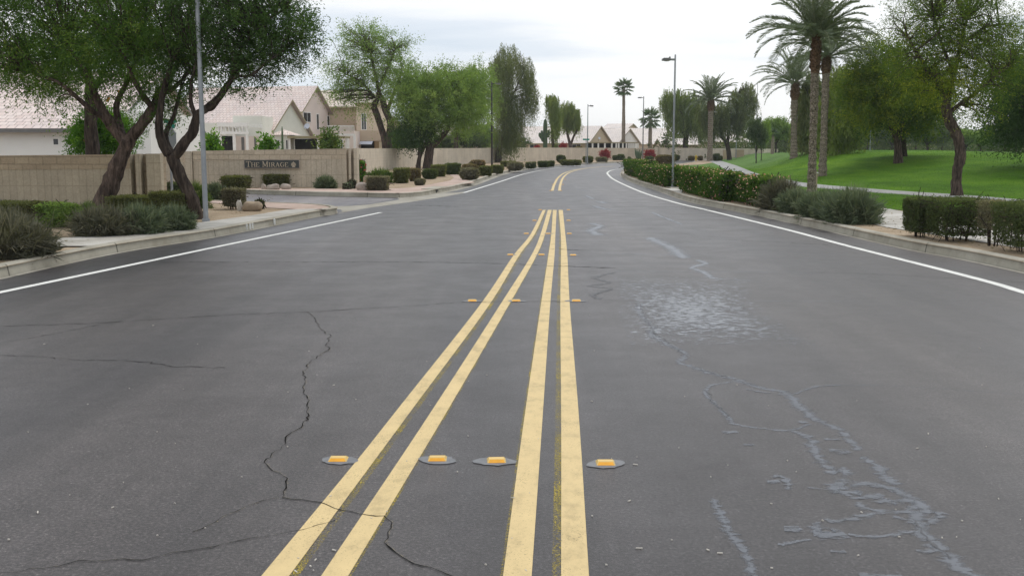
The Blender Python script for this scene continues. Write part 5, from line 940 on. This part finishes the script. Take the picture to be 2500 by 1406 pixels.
k=tot/sum(u[2]+.12 for u in units); xl=xs
for ch,sc_h,wd in units:
    if ch!=' ': letter(ch,xl,z0+H_*.17,wd*k,H_*.66*sc_h*(1 if ch in'TM' and sc_h==1 else 1)).build('letter','letters',rt)
    xl+=(wd+.12)*k
mb=MB(); cx=x1-.21; cz=z0+H_*.45
for i in range(7):
    a=math.radians(-62+i*124/6+90); pts=[(cx,cz-.07)]; L=.165-.02*abs(i-3); 
    for s in (-1,1): pts.append((cx+math.cos(a+s*.13)*L,cz-.07+math.sin(a+s*.13)*L))
    pts.insert(2,(cx+math.cos(a)*L*1.1,cz-.07+math.sin(a)*L*1.1)); mb.face([(p[0],YB-.095-.0005*i,p[1]) for p in pts]); 
mb.box((cx-.06,YB-.093,cz-.10),(cx+.06,YB-.077,cz-.06)); mb.build('shell_emblem','letters',rt)
# ---------------------------------------------------------------- houses
def window(par,o,u,n,a0,a1,z0,z1,fr='trim',proud=.03,bars=1):
    mb=MB(); t=.06
    for q in ((a0,a1,z0,z0+t),(a0,a1,z1-t,z1),(a0,a0+t,z0+t,z1-t),(a1-t,a1,z0+t,z1-t)): mb.obox(o,u,n,q[0],q[1],.003,proud,q[2],q[3])
    if bars: m=(a0+a1)/2; mb.obox(o,u,n,m-.02,m+.02,.003,proud-.004,z0+t,z1-t)
    f=mb.build('window',fr,par); mb=MB(); mb.obox(o,u,n,a0+t,a1-t,-.02,.012,z0+t,z1-t); g_=mb.build('pane','glass',None)
    off=wloc(par); g_.parent=f; g_.data.transform(__import__('mathutils').Matrix.Translation(-off)); return f
def house(label,F,theta,L,Wd,ze,zr,wm,rm,oh=.45,name='house',fm='fascia',zb=.0,hip=False):
    th=math.radians(theta); r=np.array([-math.cos(th),math.sin(th)]); g_=np.array([math.sin(th),math.cos(th)]); F=np.array(F,float)
    A=F;B=F+g_*Wd;Cc=B+r*L;D=F+r*L; M0=F+g_*Wd/2; M1=M0+r*L
    rt=root(name,label,'house',(F[0],F[1],zb)); mb=MB()
    def V(p,z): return (p[0],p[1],z)
    mb.face([V(D,zb),V(A,zb),V(A,ze),V(D,ze)]); mb.face([V(B,zb),V(Cc,zb),V(Cc,ze),V(B,ze)])
    if hip: mb.face([V(A,zb),V(B,zb),V(B,ze),V(A,ze)]); mb.face([V(Cc,zb),V(D,zb),V(D,ze),V(Cc,ze)])
    else: mb.face([V(A,zb),V(B,zb),V(B,ze),V(M0,zr-.12),V(A,ze)]); mb.face([V(Cc,zb),V(D,zb),V(D,ze),V(M1,zr-.12),V(Cc,ze)])
    mb.build('walls',wm,rt)
    sl=(zr-ze)/(Wd/2); mb=MB(); ln=math.hypot(Wd/2,zr-ze)*(1+oh/(Wd/2)); o0=-r*oh*.7; o1=r*oh*.7; fa=MB()
    ri=Wd/2*.9 if hip else 0
    for s,E0,E1 in ((-1,A,D),(1,B,Cc)):
        e0=V(E0+g_*s*oh+o0,ze-sl*oh);e1=V(E1+g_*s*oh+o1,ze-sl*oh);m0=V(M0+(r*ri if hip else o0),zr);m1=V(M1-(r*ri if hip else -o1),zr); LL=L+oh*1.4
        q=[e0,e1,m1,m0] if s>0 else [e1,e0,m0,m1]; u_=[(0,0),(LL,0),(LL-ri,ln),(ri,ln)]; uvq=u_ if s>0 else [u_[1],u_[0],u_[3],u_[2]]
        mb.face(q,uvq); t=.16
        d=lambda p:(p[0],p[1],p[2]-t)
        fa.face([e0,d(e0),d(e1),e1] if s>0 else [e1,d(e1),d(e0),e0])
        if not hip: fa.face([e0,m0,d(m0),d(e0)]); fa.face([e1,m1,d(m1),d(e1)]); mb.face([d(e0),d(e1),d(m1),d(m0)])
    if hip:
        for E0,E1,M,s in ((A,B,M0,-1),(D,Cc,M1,1)):
            a_=V(E0-g_*oh+r*s*oh*.7,ze-sl*oh); b_=V(E1+g_*oh+r*s*oh*.7,ze-sl*oh); m_=V(M-r*s*ri,zr); mb.face([a_,b_,m_],[(0,0),(Wd+2*oh,0),(Wd/2,ln)]); fa.face([a_,b_,(b_[0],b_[1],b_[2]-.16),(a_[0],a_[1],a_[2]-.16)])
    mb.build('roof',rm,rt); fa.build('fascia',fm,rt)
    fr=dict(o=tuple(F),u=tuple(g_),n=(math.cos(th),-math.sin(th)),r=tuple(r)); return rt,fr,(A,B,Cc,D)
# left white house
Y=42; xr=at(252,300,Y)[0]
h1,fr,c=house('white house with wide pink tiled roof behind the near wall',(xr+.2,Y),0,14,12,2.62,5.15,'stucco_white','tile',name='house',fm='fasciagrey')
for a,b in ((127,146),(162,176)):
    window(h1,(0,Y),(1,0),(0,-1),at(a,340,Y)[0],at(b,340,Y)[0],at(100,357,Y)[2],at(100,336,Y)[2],'trim',bars=0)
mb=MB(); xa=at(250,300,Y-.4)[0]; xb=at(366,300,Y-.4)[0]; mb.box((xa,Y-.4,0),(xb,Y+7,at(300,274,Y)[2])); mb.build('garage_block','stucco_white',h1)
mb=MB(); mb.box((-26,50,0),(at(22,150,50)[0],58,4.8)); mb.build('upper_storey','stucco_pink',h1)
mb=MB(); xx0=at(36,150,49)[0]; mb.face([(-30,49,4.85),(xx0,49,4.85),(xx0-1.8,54,6.5),(-30,54,6.5)],[(0,0),(9,0),(9,5),(0,5)]); mb.face([(xx0,49,4.85),(xx0,59,4.85),(xx0-1.8,54,6.5)],[(0,0),(9,0),(4,5)]); mb.build('upper_roof','tile',h1); 
mb=MB(); mb.box((-30,48.95,4.66),(xx0,49.0,4.845)); mb.box((xx0,48.95,4.66),(xx0+.05,59,4.845)); mb.build('upper_fascia','fasciagrey',h1)
# cream patio building with pergola
Y=80; rt=root('patio_building','cream flat roofed building with square pergola, left of the gable house','building',(at(540,360,Y)[0],Y,0))
X=lambda px,Yq=Y:at(px,330,Yq)[0]; Z=lambda py,Yq=Y:at(600,py,Yq)[2]
mb=MB(); mb.box((X(378),Y+3,0),(X(482),Y+9,Z(301,Y+3))); mb.box((X(436),Y+2,Z(331)),(X(531),Y+8.9,Z(299))); mb.box((X(436),Y+7,0),(X(531),Y+8.8,Z(331)-.01)); mb.box((X(527),Y+5,0),(X(601),Y+9.2,Z(283,Y+5))); mb.build('walls','stucco_cream',rt)
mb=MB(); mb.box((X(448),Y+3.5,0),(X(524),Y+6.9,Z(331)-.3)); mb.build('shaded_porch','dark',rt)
mb=MB()
for a,b in ((532,538.5),(567.5,573),(599.5,604)): mb.box((X(a),Y,0),(X(b),Y+.3,Z(326)))
mb.box((X(531),Y-.03,Z(310)),(X(605),Y+.33,Z(300))); mb.box((X(531),Y-.02,Z(328)),(X(605),Y+.32,Z(322)))
for k in range(9): mb.box((X(532+k*8.6),Y-.01,Z(322)+.002),(X(533.6+k*8.6)+.02,Y+.3,Z(310)-.002))
mb.box((X(531)-.02,Y+.34,Z(310)),(X(531)+.25,Y+5,Z(301))); mb.box((X(602),Y+.34,Z(310)),(X(604),Y+5,Z(301))); mb.build('pergola','trim',rt)
window(rt,(0,Y+3),(1,0),(0,-1),X(398),X(424),Z(352),Z(306),'trim')
mb=MB(); mb.box((X(538),Y+4,0),(X(600),Y+4.3,Z(331))); mb.build('recessed_wall','stucco_pink',rt)
mb=MB(); mb.box((X(556),Y+3.95,0),(X(563),Y+3.998,Z(334))); mb.box((X(589),Y+3.95,0),(X(594),Y+3.998,Z(334))); mb.build('pier','fasciagrey',rt)
# gable house
def gable(label,px0,py_e,Y,px1,py_r,theta,L,wm,rm,**k):
    X0=at(px0,py_e,Y)[0]; rat=(px1-1250)/(FPX*cp); 
    th=math.radians(theta); s,c=math.sin(th),math.cos(th)
    kx=at(px1,py_e,100)[0]/100
    Wd=(kx*Y-X0)/(s-kx*c); Ym=Y+c*Wd/2
    ze=at(px0,py_e,Y)[2]; zr=at((px0+px1)/2,py_r,Ym)[2]
    return house(label,(X0,Y),theta,L,Wd,ze,zr,wm,rm,**k)+(Wd,ze,zr)
h2,fr,c,Wd,ze,zr=gable('cream gable house with pale tiles and satellite dish, above the sign wall',652,330,88,760,243,15,13,'stucco_cream','tile',oh=.5)
def wz(py,Yq): return at(700,py,Yq)[2]
o,u,n=fr['o'],fr['u'],fr['n']
window(h2,o,fr['r'],(-fr['u'][0],-fr['u'][1]),.6,1.7,wz(364,88),wz(354,88),'fascia',bars=0)
# bay, porch and dish of the gable house (built in front of its gable)
mb=MB(); yb=86.5; mb.box((at(665,330,yb)[0],yb,0),(at(708,330,yb)[0],yb+2.5,wz(330,yb))); mb.build('bay','stucco_cream',h2)
xa,xb=at(660,330,yb)[0],at(722,330,yb)[0]; zz=wz(330,yb); zt=wz(316,yb); xm=(xa+xb)/2-.2
mb=MB(); mb.face([(xa,yb-.3,zz),(xb,yb-.3,zz),(xm,yb+1.4,zt)],[(0,0),(2,0),(1,1)]); mb.face([(xb,yb-.3,zz),(xb,yb+2.6,zz),(xm,yb+1.4,zt)],[(0,0),(2,0),(1,1)]); mb.face([(xa,yb+2.6,zz),(xa,yb-.3,zz),(xm,yb+1.4,zt)],[(0,0),(2,0),(1,1)]); mb.build('bay_roof','tile',h2)
for a,b in ((673,685),(697,709)): window(h2,(0,yb),(1,0),(0,-1),at(a,350,yb)[0],at(b,350,yb)[0]-.03,wz(366,yb),wz(341,yb),'trim')
mb=MB(); mb.box((at(706,330,yb)[0],yb-.8,wz(338,yb)),(at(846,330,yb)[0],yb+1.9,wz(333,yb))); mb.build('porch_roof','fascia',h2)
mb=MB(); mb.box((at(712,330,yb)[0],yb+1.2,0),(at(780,330,yb)[0],yb+1.5,wz(339,yb))); mb.build('porch_shade_block','dark',h2)  # solid dark block painting the shade under the porch roof
mb=MB(); 
for px in (709,779,824,848): mb.box((at(px,330,yb)[0]-.09,yb-.5,0),(at(px,330,yb)[0]+.09,yb-.32,wz(338,yb)-.003))
mb.build('porch_post','trim',h2)
# satellite dishes
def dish(lab,px,py,Y,rpx,tilt):
    P=np.array(at(px,py,Y)); r=rpx/FPX*Y; rt=root('satellite_dish',lab,'satellite dish',tuple(P)); mb=MB(); D=unit(np.array([tilt,-.8,.35])); A_=unit(np.cross(D,[0,0,1])); B_=np.cross(A_,D); ring=[]
    for k in range(4):
        rr=r*k/3; 
        for j in range(14):
            a=j/14*6.2832; p=P+A_*math.cos(a)*rr+B_*math.sin(a)*rr+D*(.25*r*(k/3)**2); mb.v.append(tuple(p))
    for k in range(3):
        for j in range(14): mb.f.append((k*14+j,k*14+(j+1)%14,(k+1)*14+(j+1)%14,(k+1)*14+j)); mb.uv.append([(0,0)]*4); mb.mi.append(0)
    mb.build('reflector','awn',rt,smooth=True); mb=MB(); mb.tube([tuple(P-B_*r),tuple(P-B_*r*.7+D*r*1.0)],[.02,.02],5); mb.tube([tuple(P),tuple(P-D*.25),tuple(P-D*.25-np.array([0,0,r*1.6]))],[.03,.03,.03],5); mb.build('arm','fasciagrey',rt)
dish('white satellite dish at the right foot of the cream gable',750,309,87,7.5,-.25); dish('small dish on the far sand coloured gable',1463,338,158,3.5,.5)
h3,fr,c,Wd,ze,zr=gable('pink two storey house with tall gable behind the cream gable house',735,263,98,800,210,15,13,'stucco_pink','tile',oh=.55)
o,u,n=fr['o'],fr['u'],fr['n']
for a,b,p0,p1 in ((.4,2.0,300,275),(3.2,3.75,317,277),(5.6,6.2,313,280)): window(h3,o,u,n,a,b,wz(p0,100),wz(p1,100),'trim',bars=a<1)
Y=97; mb=MB(); mb.box((at(800,330,Y)[0],Y,0),(at(865,330,Y)[0],Y+6,wz(320,Y))); mb.build('terrace','stucco_pink',h3)
mb=MB(); xa,xb=at(800,330,Y)[0],at(865,330,Y)[0]
for k in range(24): q=xa+(xb-xa)*k/23; mb.box((q-.02,Y,wz(320,Y)+.002),(q+.02,Y+.04,wz(309,Y)))
mb.box((xa,Y-.01,wz(309,Y)),(xb,Y+.05,wz(307,Y))); mb.build('railing','trim',h3)
Y2=95; mb=MB()
for px in (849,865): mb.box((at(px,330,Y2)[0]-.1,Y2,0),(at(px,330,Y2)[0]+.1,Y2+.2,wz(332,Y2)))
mb.box((at(820,330,Y2)[0],Y2-.02,wz(332,Y2)),(at(866,330,Y2)[0]+.02,Y2+.22,wz(327,Y2)))
mb.build('pergola','trim',h3); window(h3,(0,Y),(1,0),(0,-1),at(826,350,Y)[0],at(838,350,Y)[0],wz(366,Y),wz(340,Y),'trim')
# tan two-storey
Y=104; xr=at(873,300,Y)[0]; h4,fr,c=house('tan two storey house with lighter wing and blue white awning',(xr,Y),0,11,9,wz(257,Y),wz(221,Y+4.5),'stucco_tan','tiletan')
mb=MB(); Yw=102; mb.box((at(870,300,Yw)[0],Yw,wz(320,Yw)),(at(930,300,Yw)[0],Yw+8,wz(250,Yw))); mb.build('upper_wing','stucco_lt',h4)
mb=MB(); mb.box((at(866,300,Yw)[0],Yw-1.5,wz(345,Yw)),(at(962,300,Yw)[0],Yw+7.9,wz(320,Yw)-.003)); mb.box((at(866,300,Yw)[0],Yw-1.4,0),(at(875,300,Yw)[0],Yw,wz(345,Yw)-.003)); mb.build('lower_wing','stucco_tan',h4)
xa,xb=at(862,300,Yw)[0],at(975,300,Yw)[0]; mb=MB(); mb.face([(xa,Yw-.6,wz(252,Yw)),(xb-1.6,Yw-.6,wz(252,Yw)),(xb-2.2,Yw+4,wz(228,Yw+4)),(xa+1,Yw+4,wz(228,Yw+4))],[(0,0),(5,0),(4,4),(1,4)]); mb.face([(xb-1.6,Yw-.6,wz(252,Yw)),(xb-1.6,Yw+8,wz(252,Yw)),(xb-2.2,Yw+4,wz(228,Yw+4))],[(0,0),(5,0),(2,4)]); mb.build('wing_roof','tiletan',h4)
window(h4,(0,Yw),(1,0),(0,-1),at(882,300,Yw)[0],at(895,300,Yw)[0],wz(318,Yw),wz(277,Yw),'trim')
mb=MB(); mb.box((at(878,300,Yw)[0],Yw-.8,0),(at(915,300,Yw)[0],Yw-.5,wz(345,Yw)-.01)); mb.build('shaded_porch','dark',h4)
mb=MB(); a0,a1=at(877,300,Yw-2)[0],at(908,300,Yw-2)[0]; mb.face([(a0,Yw-2.3,wz(352,Yw)),(a1,Yw-2.3,wz(352,Yw)),(a1,Yw-1.55,wz(345.5,Yw)),(a0,Yw-1.55,wz(345.5,Yw))]); mb.face([(a0,Yw-2.3,wz(353.5,Yw)),(a1,Yw-2.3,wz(353.5,Yw)),(a1,Yw-2.3,wz(352,Yw)),(a0,Yw-2.3,wz(352,Yw))]); mb.build('awning','awn',h4)
gable('sand coloured low gable house seen between the mesquite trunks',925,318,112,985,283,15,8,'stucco_yel','tilefar')
gable('tan house with pinkish roof behind the trees left of the lamp post',1110,346,128,1198,302,15,14,'stucco_lt','tile')
# row of far houses
h5,fr,c,Wd,ze,zr=gable('long pale roofed house with sand coloured gable behind the saguaro',1436,346,160,1490,307.5,25,14,'stucco_yel','tilefar',oh=.5)
o,u,n=fr['o'],fr['u'],fr['n']; r_=fr['r']; nn_=(-u[0],-u[1])
for a in (1.2,4.2,8.4): window(h5,o,r_,nn_,a,a+1.5,wz(364,160),wz(352,160),'trim')
h6,fr,c,Wd,ze,zr=gable('white gable house with porch beside the tall slim fan palm',1507,348,171,1560,314,25,5,'stucco_white','tilefar',oh=.5)
h7,fr,c=house('long pale roofed house behind the medium fan palm',(at(1640,350,190)[0],190),0,9.5,13,wz(350,190),wz(313,196),'stucco_lt','tilefar')
house('distant house whose small roof peak shows above the others',(at(1500,320,208)[0]+2.6,208),25,5,6,wz(312,208),wz(302,211),'stucco_tan','tilefar')
h8,fr,c=house('pale house with hipped roof behind the small date palm',(at(1832,345,168)[0],168),0,10,11,wz(343,168),wz(300,173),'stucco_lt','tilefar',hip=True)
for a,b in ((1771,1783),(1735,1746)): window(h8,(0,168),(1,0),(0,-1),at(a,350,168)[0],at(b,350,168)[0],wz(366,168),wz(353,168),'trim')
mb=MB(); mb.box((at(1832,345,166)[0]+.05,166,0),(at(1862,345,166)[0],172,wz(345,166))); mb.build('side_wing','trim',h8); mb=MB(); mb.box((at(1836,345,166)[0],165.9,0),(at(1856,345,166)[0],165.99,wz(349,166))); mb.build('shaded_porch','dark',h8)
house('low pale house between the two weeping acacias behind the wall',(at(1705,352,160)[0],160),0,5.5,8,wz(352,160),wz(338,164),'stucco_lt','tilefar')
# porch along the far houses
rt=root('porch','dark shaded far porch with white posts below the two gables','porch',(at(1490,355,157)[0],157,0)); Y=157
mb=MB(); mb.box((at(1436,350,Y)[0],Y,wz(349.5,Y)),(at(1560,350,Y)[0],Y+2.5,wz(347.5,Y))); mb.build('porch_roof','fascia',rt)
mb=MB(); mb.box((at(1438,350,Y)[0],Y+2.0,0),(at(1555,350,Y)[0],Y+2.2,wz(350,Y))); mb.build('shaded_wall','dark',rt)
for px in (1447,1461,1477,1494,1505,1511,1521,1530,1536,1541,1546,1551,1558):
    mb=MB(); q=at(px,350,Y)[0]; mb.box((q-.12,Y+.1,0),(q+.12,Y+.3,wz(349.5,Y)-.003)); mb.build('post','trim',rt)
# little orange roof far right
house('tiny orange roofed building far beyond the lawn',(at(2318,345,215)[0],215),0,8,6,float(terr(90,215))+2.4,float(terr(90,215))+3.2,'stucco_tan','tiletan')
# ---------------------------------------------------------------- lamp posts
def lamp(lab,px,pb,pt,side,wpx,arm,pm,Y=None,hh=1.0):
    if Y is None: X,Y,Z=hit(px,pb)
    else: X=at(px,pb,Y)[0]; Z=VZ
    k=Y/FPX; zt=at(px,pt,Y)[2]; rt=root('street_lamp',lab,'street lamp',(X,Y,Z),'street lamps along the road'); r=wpx/2*k
    mb=MB(); mb.tube([(X,Y,Z-.1),(X,Y,Z+.5),(X,Y,Z+(zt-Z)*.6),(X,Y,zt)],[r*1.12,r*1.08,r*.9,r*.7],14); mb.build('pole',pm,rt,smooth=True)
    mb=MB(); mb.tube([(X,Y,Z-.02),(X,Y,Z+.06)],[r*1.7,r*1.6],10); mb.build('base_plate',pm,rt)
    if arm:
        za=zt-.18; L=arm*k; mb=MB(); mb.tube([(X,Y,za),(X+side*L*.45,Y,za+.0)],[.045,.04],6); mb.build('arm',pm,rt)
        x0,x1=sorted((X+side*L*.38,X+side*L)); mb=MB(); h=.085*hh; mb.box((x0,Y-.17,za-h/2),(x1,Y+.17,za+h*.35)); xm=(x0+x1)/2
        mb.box((x0+.04,Y-.13,za+h*.35+.001),(x1-.04,Y+.13,za+h*.6)); mb.box((X+side*L*.42-.03,Y-.03,za+h*.6),(X+side*L*.42+.03,Y+.03,za+h*.6+.05)); hd=mb.build('lamp_head','lamphead',rt)
        mb=MB(); mb.box((x0+.1,Y-.12,za-h/2-.02),(x1-.05,Y+.12,za-h/2-.001)); ln=mb.build('lens','lens',rt)
lamp('plain galvanised lamp pole nearest on the left, its top out of view',503,541,-420,1,11.5,60,'galv')
lamp('grey green lamp post rising out of the flowering hedge on the right',1642,459,134,-1,5.6,31,'polegreen')
lamp('dark bronze lamp post in front of the tallest weeping acacia',1201,411,199,1,4.6,22,'polebrown')
lamp('slim pale lamp post right of the forked weeping acacia',1434,399,255,1,2.8,13,'polegreen',hh=1.3)
lamp('dark lamp post before the medium fan palm, arm pointing left',1569,390,236,-1,2.8,14,'lamphead',hh=1.6)
lamp('very slim pole at the drooping far edge of the dark acacia',1844,388,205,-1,1.6,0,'lamphead')
for px,pt,pb,Yq in ((1799,300,389,138),(2126,318,378,150),(2267,300,378,140),):
    X=at(px,pt,Yq)[0]; Zb=float(terr(X,Yq)); zt=at(px,pt,Yq)[2]
    mb=MB(); mb.tube([(X,Yq,Zb-.1),(X,Yq,zt)],[.07,.05],6); o=mb.build('utility_pole','galv')
    tag(o,{1799:'thin bare pole under the dark weeping acacia',2126:'thin grey pole among the grey trees left of the dense mesquite',2267:'thin grey pole among the airy trees left of the snaking trunk'}[px],'pole','thin poles in the background')
# street name sign with stop sign seen from behind
Y=30; X=at(417,400,Y)[0]; rt=root('street_sign','stop sign seen from behind with two green street name blades above','road sign',(X,Y,VZ)); mb=MB(); mb.tube([(X,Y,VZ-.1),(X,Y,at(417,292,Y)[2])],[.035,.03],8); mb.build('post','galv',rt)
mb=MB(); c_=at(414,338,Y); ra=.36
P=[(c_[0]+math.cos(math.pi/8+k*math.pi/4)*ra*.62,c_[2]+math.sin(math.pi/8+k*math.pi/4)*ra) for k in range(8)]
mb.face([(p[0],Y-.045,p[1]) for p in P]); mb.face([(p[0],Y-.04,p[1]) for p in P[::-1]]); mb.build('stop_plate','signback',rt)
for pt,pb,pl,pr,dy in ((291,301,399,431,0),(304,314,404,426,.02)):
    mb=MB(); a=at(pl,pt,Y)[0];b=at(pr,pt,Y)[0]; mb.box((a,Y-.01+dy,at(417,pb,Y)[2]),(b,Y+.01+dy,at(417,pt,Y)[2])); mb.build('name_blade','signgreen',rt)
# small sign on the slim lamp post pavement
Y=109; X=at(1431,340,Y)[0]; rt=root('street_sign','tiny green street name sign near the slim pale lamp post','road sign',(X,Y,VZ)); mb=MB(); mb.tube([(X,Y,VZ-.1),(X,Y,at(1431,339,Y)[2])],[.04,.04],6); mb.build('post','galv',rt)
mb=MB(); mb.box((X-.35,Y-.02,at(1431,343,Y)[2]),(X+.35,Y-.0,at(1431,339,Y)[2])); mb.build('name_blade','signgreen',rt)
# hydrant
X,Y,Z=hit(1699,392.5); rt=root('fire_hydrant','yellow fire hydrant on the far side of the road','fire hydrant',(X,Y,Z)); mb=MB(); mb.tube([(X,Y,Z-.02),(X,Y,Z+.06),(X,Y,Z+.08),(X,Y,Z+.5),(X,Y,Z+.56),(X,Y,Z+.68),(X,Y,Z+.74)],[.17,.17,.12,.12,.16,.10,.04],12); mb.build('barrel','hyd',rt,smooth=True)
for s in (-1,1): mb=MB(); mb.tube([(X,Y,Z+.42),(X+s*.2,Y,Z+.42)],[.07,.07],8); mb.build('outlet','hyd',rt)
# wooden post by the tall palm; utility box in the mound's hollow
X,Y,Z=hit(1990,466); rt=root('post','short pale post with flat cap beside the tall palm foot','post',(X,Y,Z)); mb=MB(); mb.box((X-.05,Y-.05,Z-.1),(X+.05,Y+.05,Z+.62)); mb.build('shaft','post',rt); mb=MB(); mb.box((X-.075,Y-.07,Z+.622),(X+.075,Y+.07,Z+.66)); mb.build('cap','trim',rt)
for (pl,pr,pt,pb,lab,Yq) in ((1797,1817,366,386,'low tan cabinet standing before the far wall beside the mound',138),(1767,1777,367,388,'narrow tan panel at the wall near the split trunk',142)):
    X0,X1=at(pl,pt,Yq)[0],at(pr,pt,Yq)[0]; z1=at(pl,pt,Yq)[2]; rt=root('utility_cabinet',lab,'utility cabinet',((X0+X1)/2,Yq,VZ)); mb=MB(); mb.box((X0,Yq,VZ-.05),(X1,Yq+.6,z1-.05)); mb.build('case','util',rt); mb=MB(); mb.box((X0-.03,Yq-.03,z1-.048),(X1+.03,Yq+.63,z1)); mb.build('lid','util',rt)
# storm drain inlets
def inlet(a,b,lab):
    (x0,y0),(x1,y1)=G(*a),G(*b); L=math.hypot(x1-x0,y1-y0); u=((x1-x0)/L,(y1-y0)/L); n=(u[1],-u[0])
    if n[0]*(0-x0)+n[1]*(-y0)<0: n=(-n[0],-n[1])
    rt=root('storm_drain',lab,'storm drain',(x0,y0,0)); mb=MB(); mb.obox((x0,y0),u,n,0,L,-.06,.035,.012,.13); mb.build('opening','dark',rt)
    mb=MB(); mb.obox((x0,y0),u,n,-.15,L+.15,-.5,.06,.132,.165); mb.build('slab','kerb',rt); k=3 if L>1.2 else 1
    for i in range(k): 
        mb=MB(); mb.obox((x0,y0),u,n,L*(i+.5)/k-.02,L*(i+.5)/k+.02,.036,.055,.012,.131); mb.build('bar','kerb',rt)
inlet((1063,472),(1087,465.5),'dark curb inlet with three bars at the far corner kerb'); inlet((1632,466.5),(1645,470.5),'dark curb inlet below the flowering hedge')
poly('inlet_slab',[G(1625,462,.15),G(1640,466.5,.15),G(1662,473,.15),G(1668,464,.15),G(1640,460,.15)],.158,'walk')
# painted kerb numbers
mb=MB()
for px,py in ((603,555),(611,553.5),(617,552.5),(669,541),(671,542.5)):
    x_,y_=G(px,py,.08); mb.box((x_-.012,y_-.02,.03),(x_+.012,y_+.004,.145))
# (marks sit on the kerb face) 
mb.build('kerb_mark','white',kind='structure')
# ---------------------------------------------------------------- the air
hm=bpy.data.materials.new('air'); hm.use_nodes=True; hn=hm.node_tree; hn.nodes.clear(); ho=hn.nodes.new('ShaderNodeOutputMaterial'); hv=hn.nodes.new('ShaderNodeVolumePrincipled')
hv.inputs['Color'].default_value=(.86,.93,1,1); hv.inputs['Density'].default_value=.0003; hv.inputs['Anisotropy'].default_value=.2; hn.links.new(hv.outputs[0],ho.inputs['Volume']); MT['air']=hm
mb=MB(); mb.box((-3050,-350,-1.1),(3050,4050,24)); o=mb.build('haze','air'); o['kind']='stuff'; o['label']='faint pale haze over the whole place'
# ---------------------------------------------------------------- sky and light
w=bpy.data.worlds.new('World'); sc.world=w; w.use_nodes=True; nt=w.node_tree; bgn=nt.nodes['Background']
sky=nt.nodes.new('ShaderNodeTexSky'); sky.sky_type='NISHITA'; sky.sun_disc=False; EL,AZ=math.radians(52),math.radians(28)
sky.sun_elevation=EL; sky.sun_rotation=AZ
tc=nt.nodes.new('ShaderNodeTexCoord'); mp=nt.nodes.new('ShaderNodeMapping'); mp.inputs['Scale'].default_value=(2.1,2.1,15); mp.inputs['Location'].default_value=(3.1,.4,.35); link(nt,tc.outputs['Generated'],mp.inputs['Vector'])
n1=noise(nt,mp.outputs[0],1.0,6,.52); n1.inputs['Distortion'].default_value=.35
cl=ramp(nt,n1.outputs[0],[(.30,(7.4,8.3,9.4)),(.43,(8.8,9.4,10.2)),(.53,(10.9,11.0,11.1)),(.8,(12.2,12.2,12.2))])
mixn=mixc(nt,.90,sky.outputs[0],cl.outputs[0]); link(nt,mixn,bgn.inputs['Color']); bgn.inputs['Strength'].default_value=.098
ld=bpy.data.lights.new('sun','SUN'); ld.energy=1.3; ld.angle=math.radians(14); ld.color=(1,.96,.9); lo=bpy.data.objects.new('sun',ld); COL.objects.link(lo)
d=Vector((math.sin(AZ)*math.cos(EL),math.cos(AZ)*math.cos(EL),math.sin(EL))); lo.rotation_euler=d.to_track_quat('Z','Y').to_euler()
vs=sc.view_settings; vs.view_transform='Standard'; vs.look='None'; vs.exposure=0; vs.gamma=1; vs.use_curve_mapping=False
sc.cycles.use_denoising=True; sc.cycles.max_bounces=8; sc.cycles.transparent_max_bounces=16; sc.cycles.diffuse_bounces=3; sc.cycles.glossy_bounces=2; sc.cycles.transmission_bounces=3
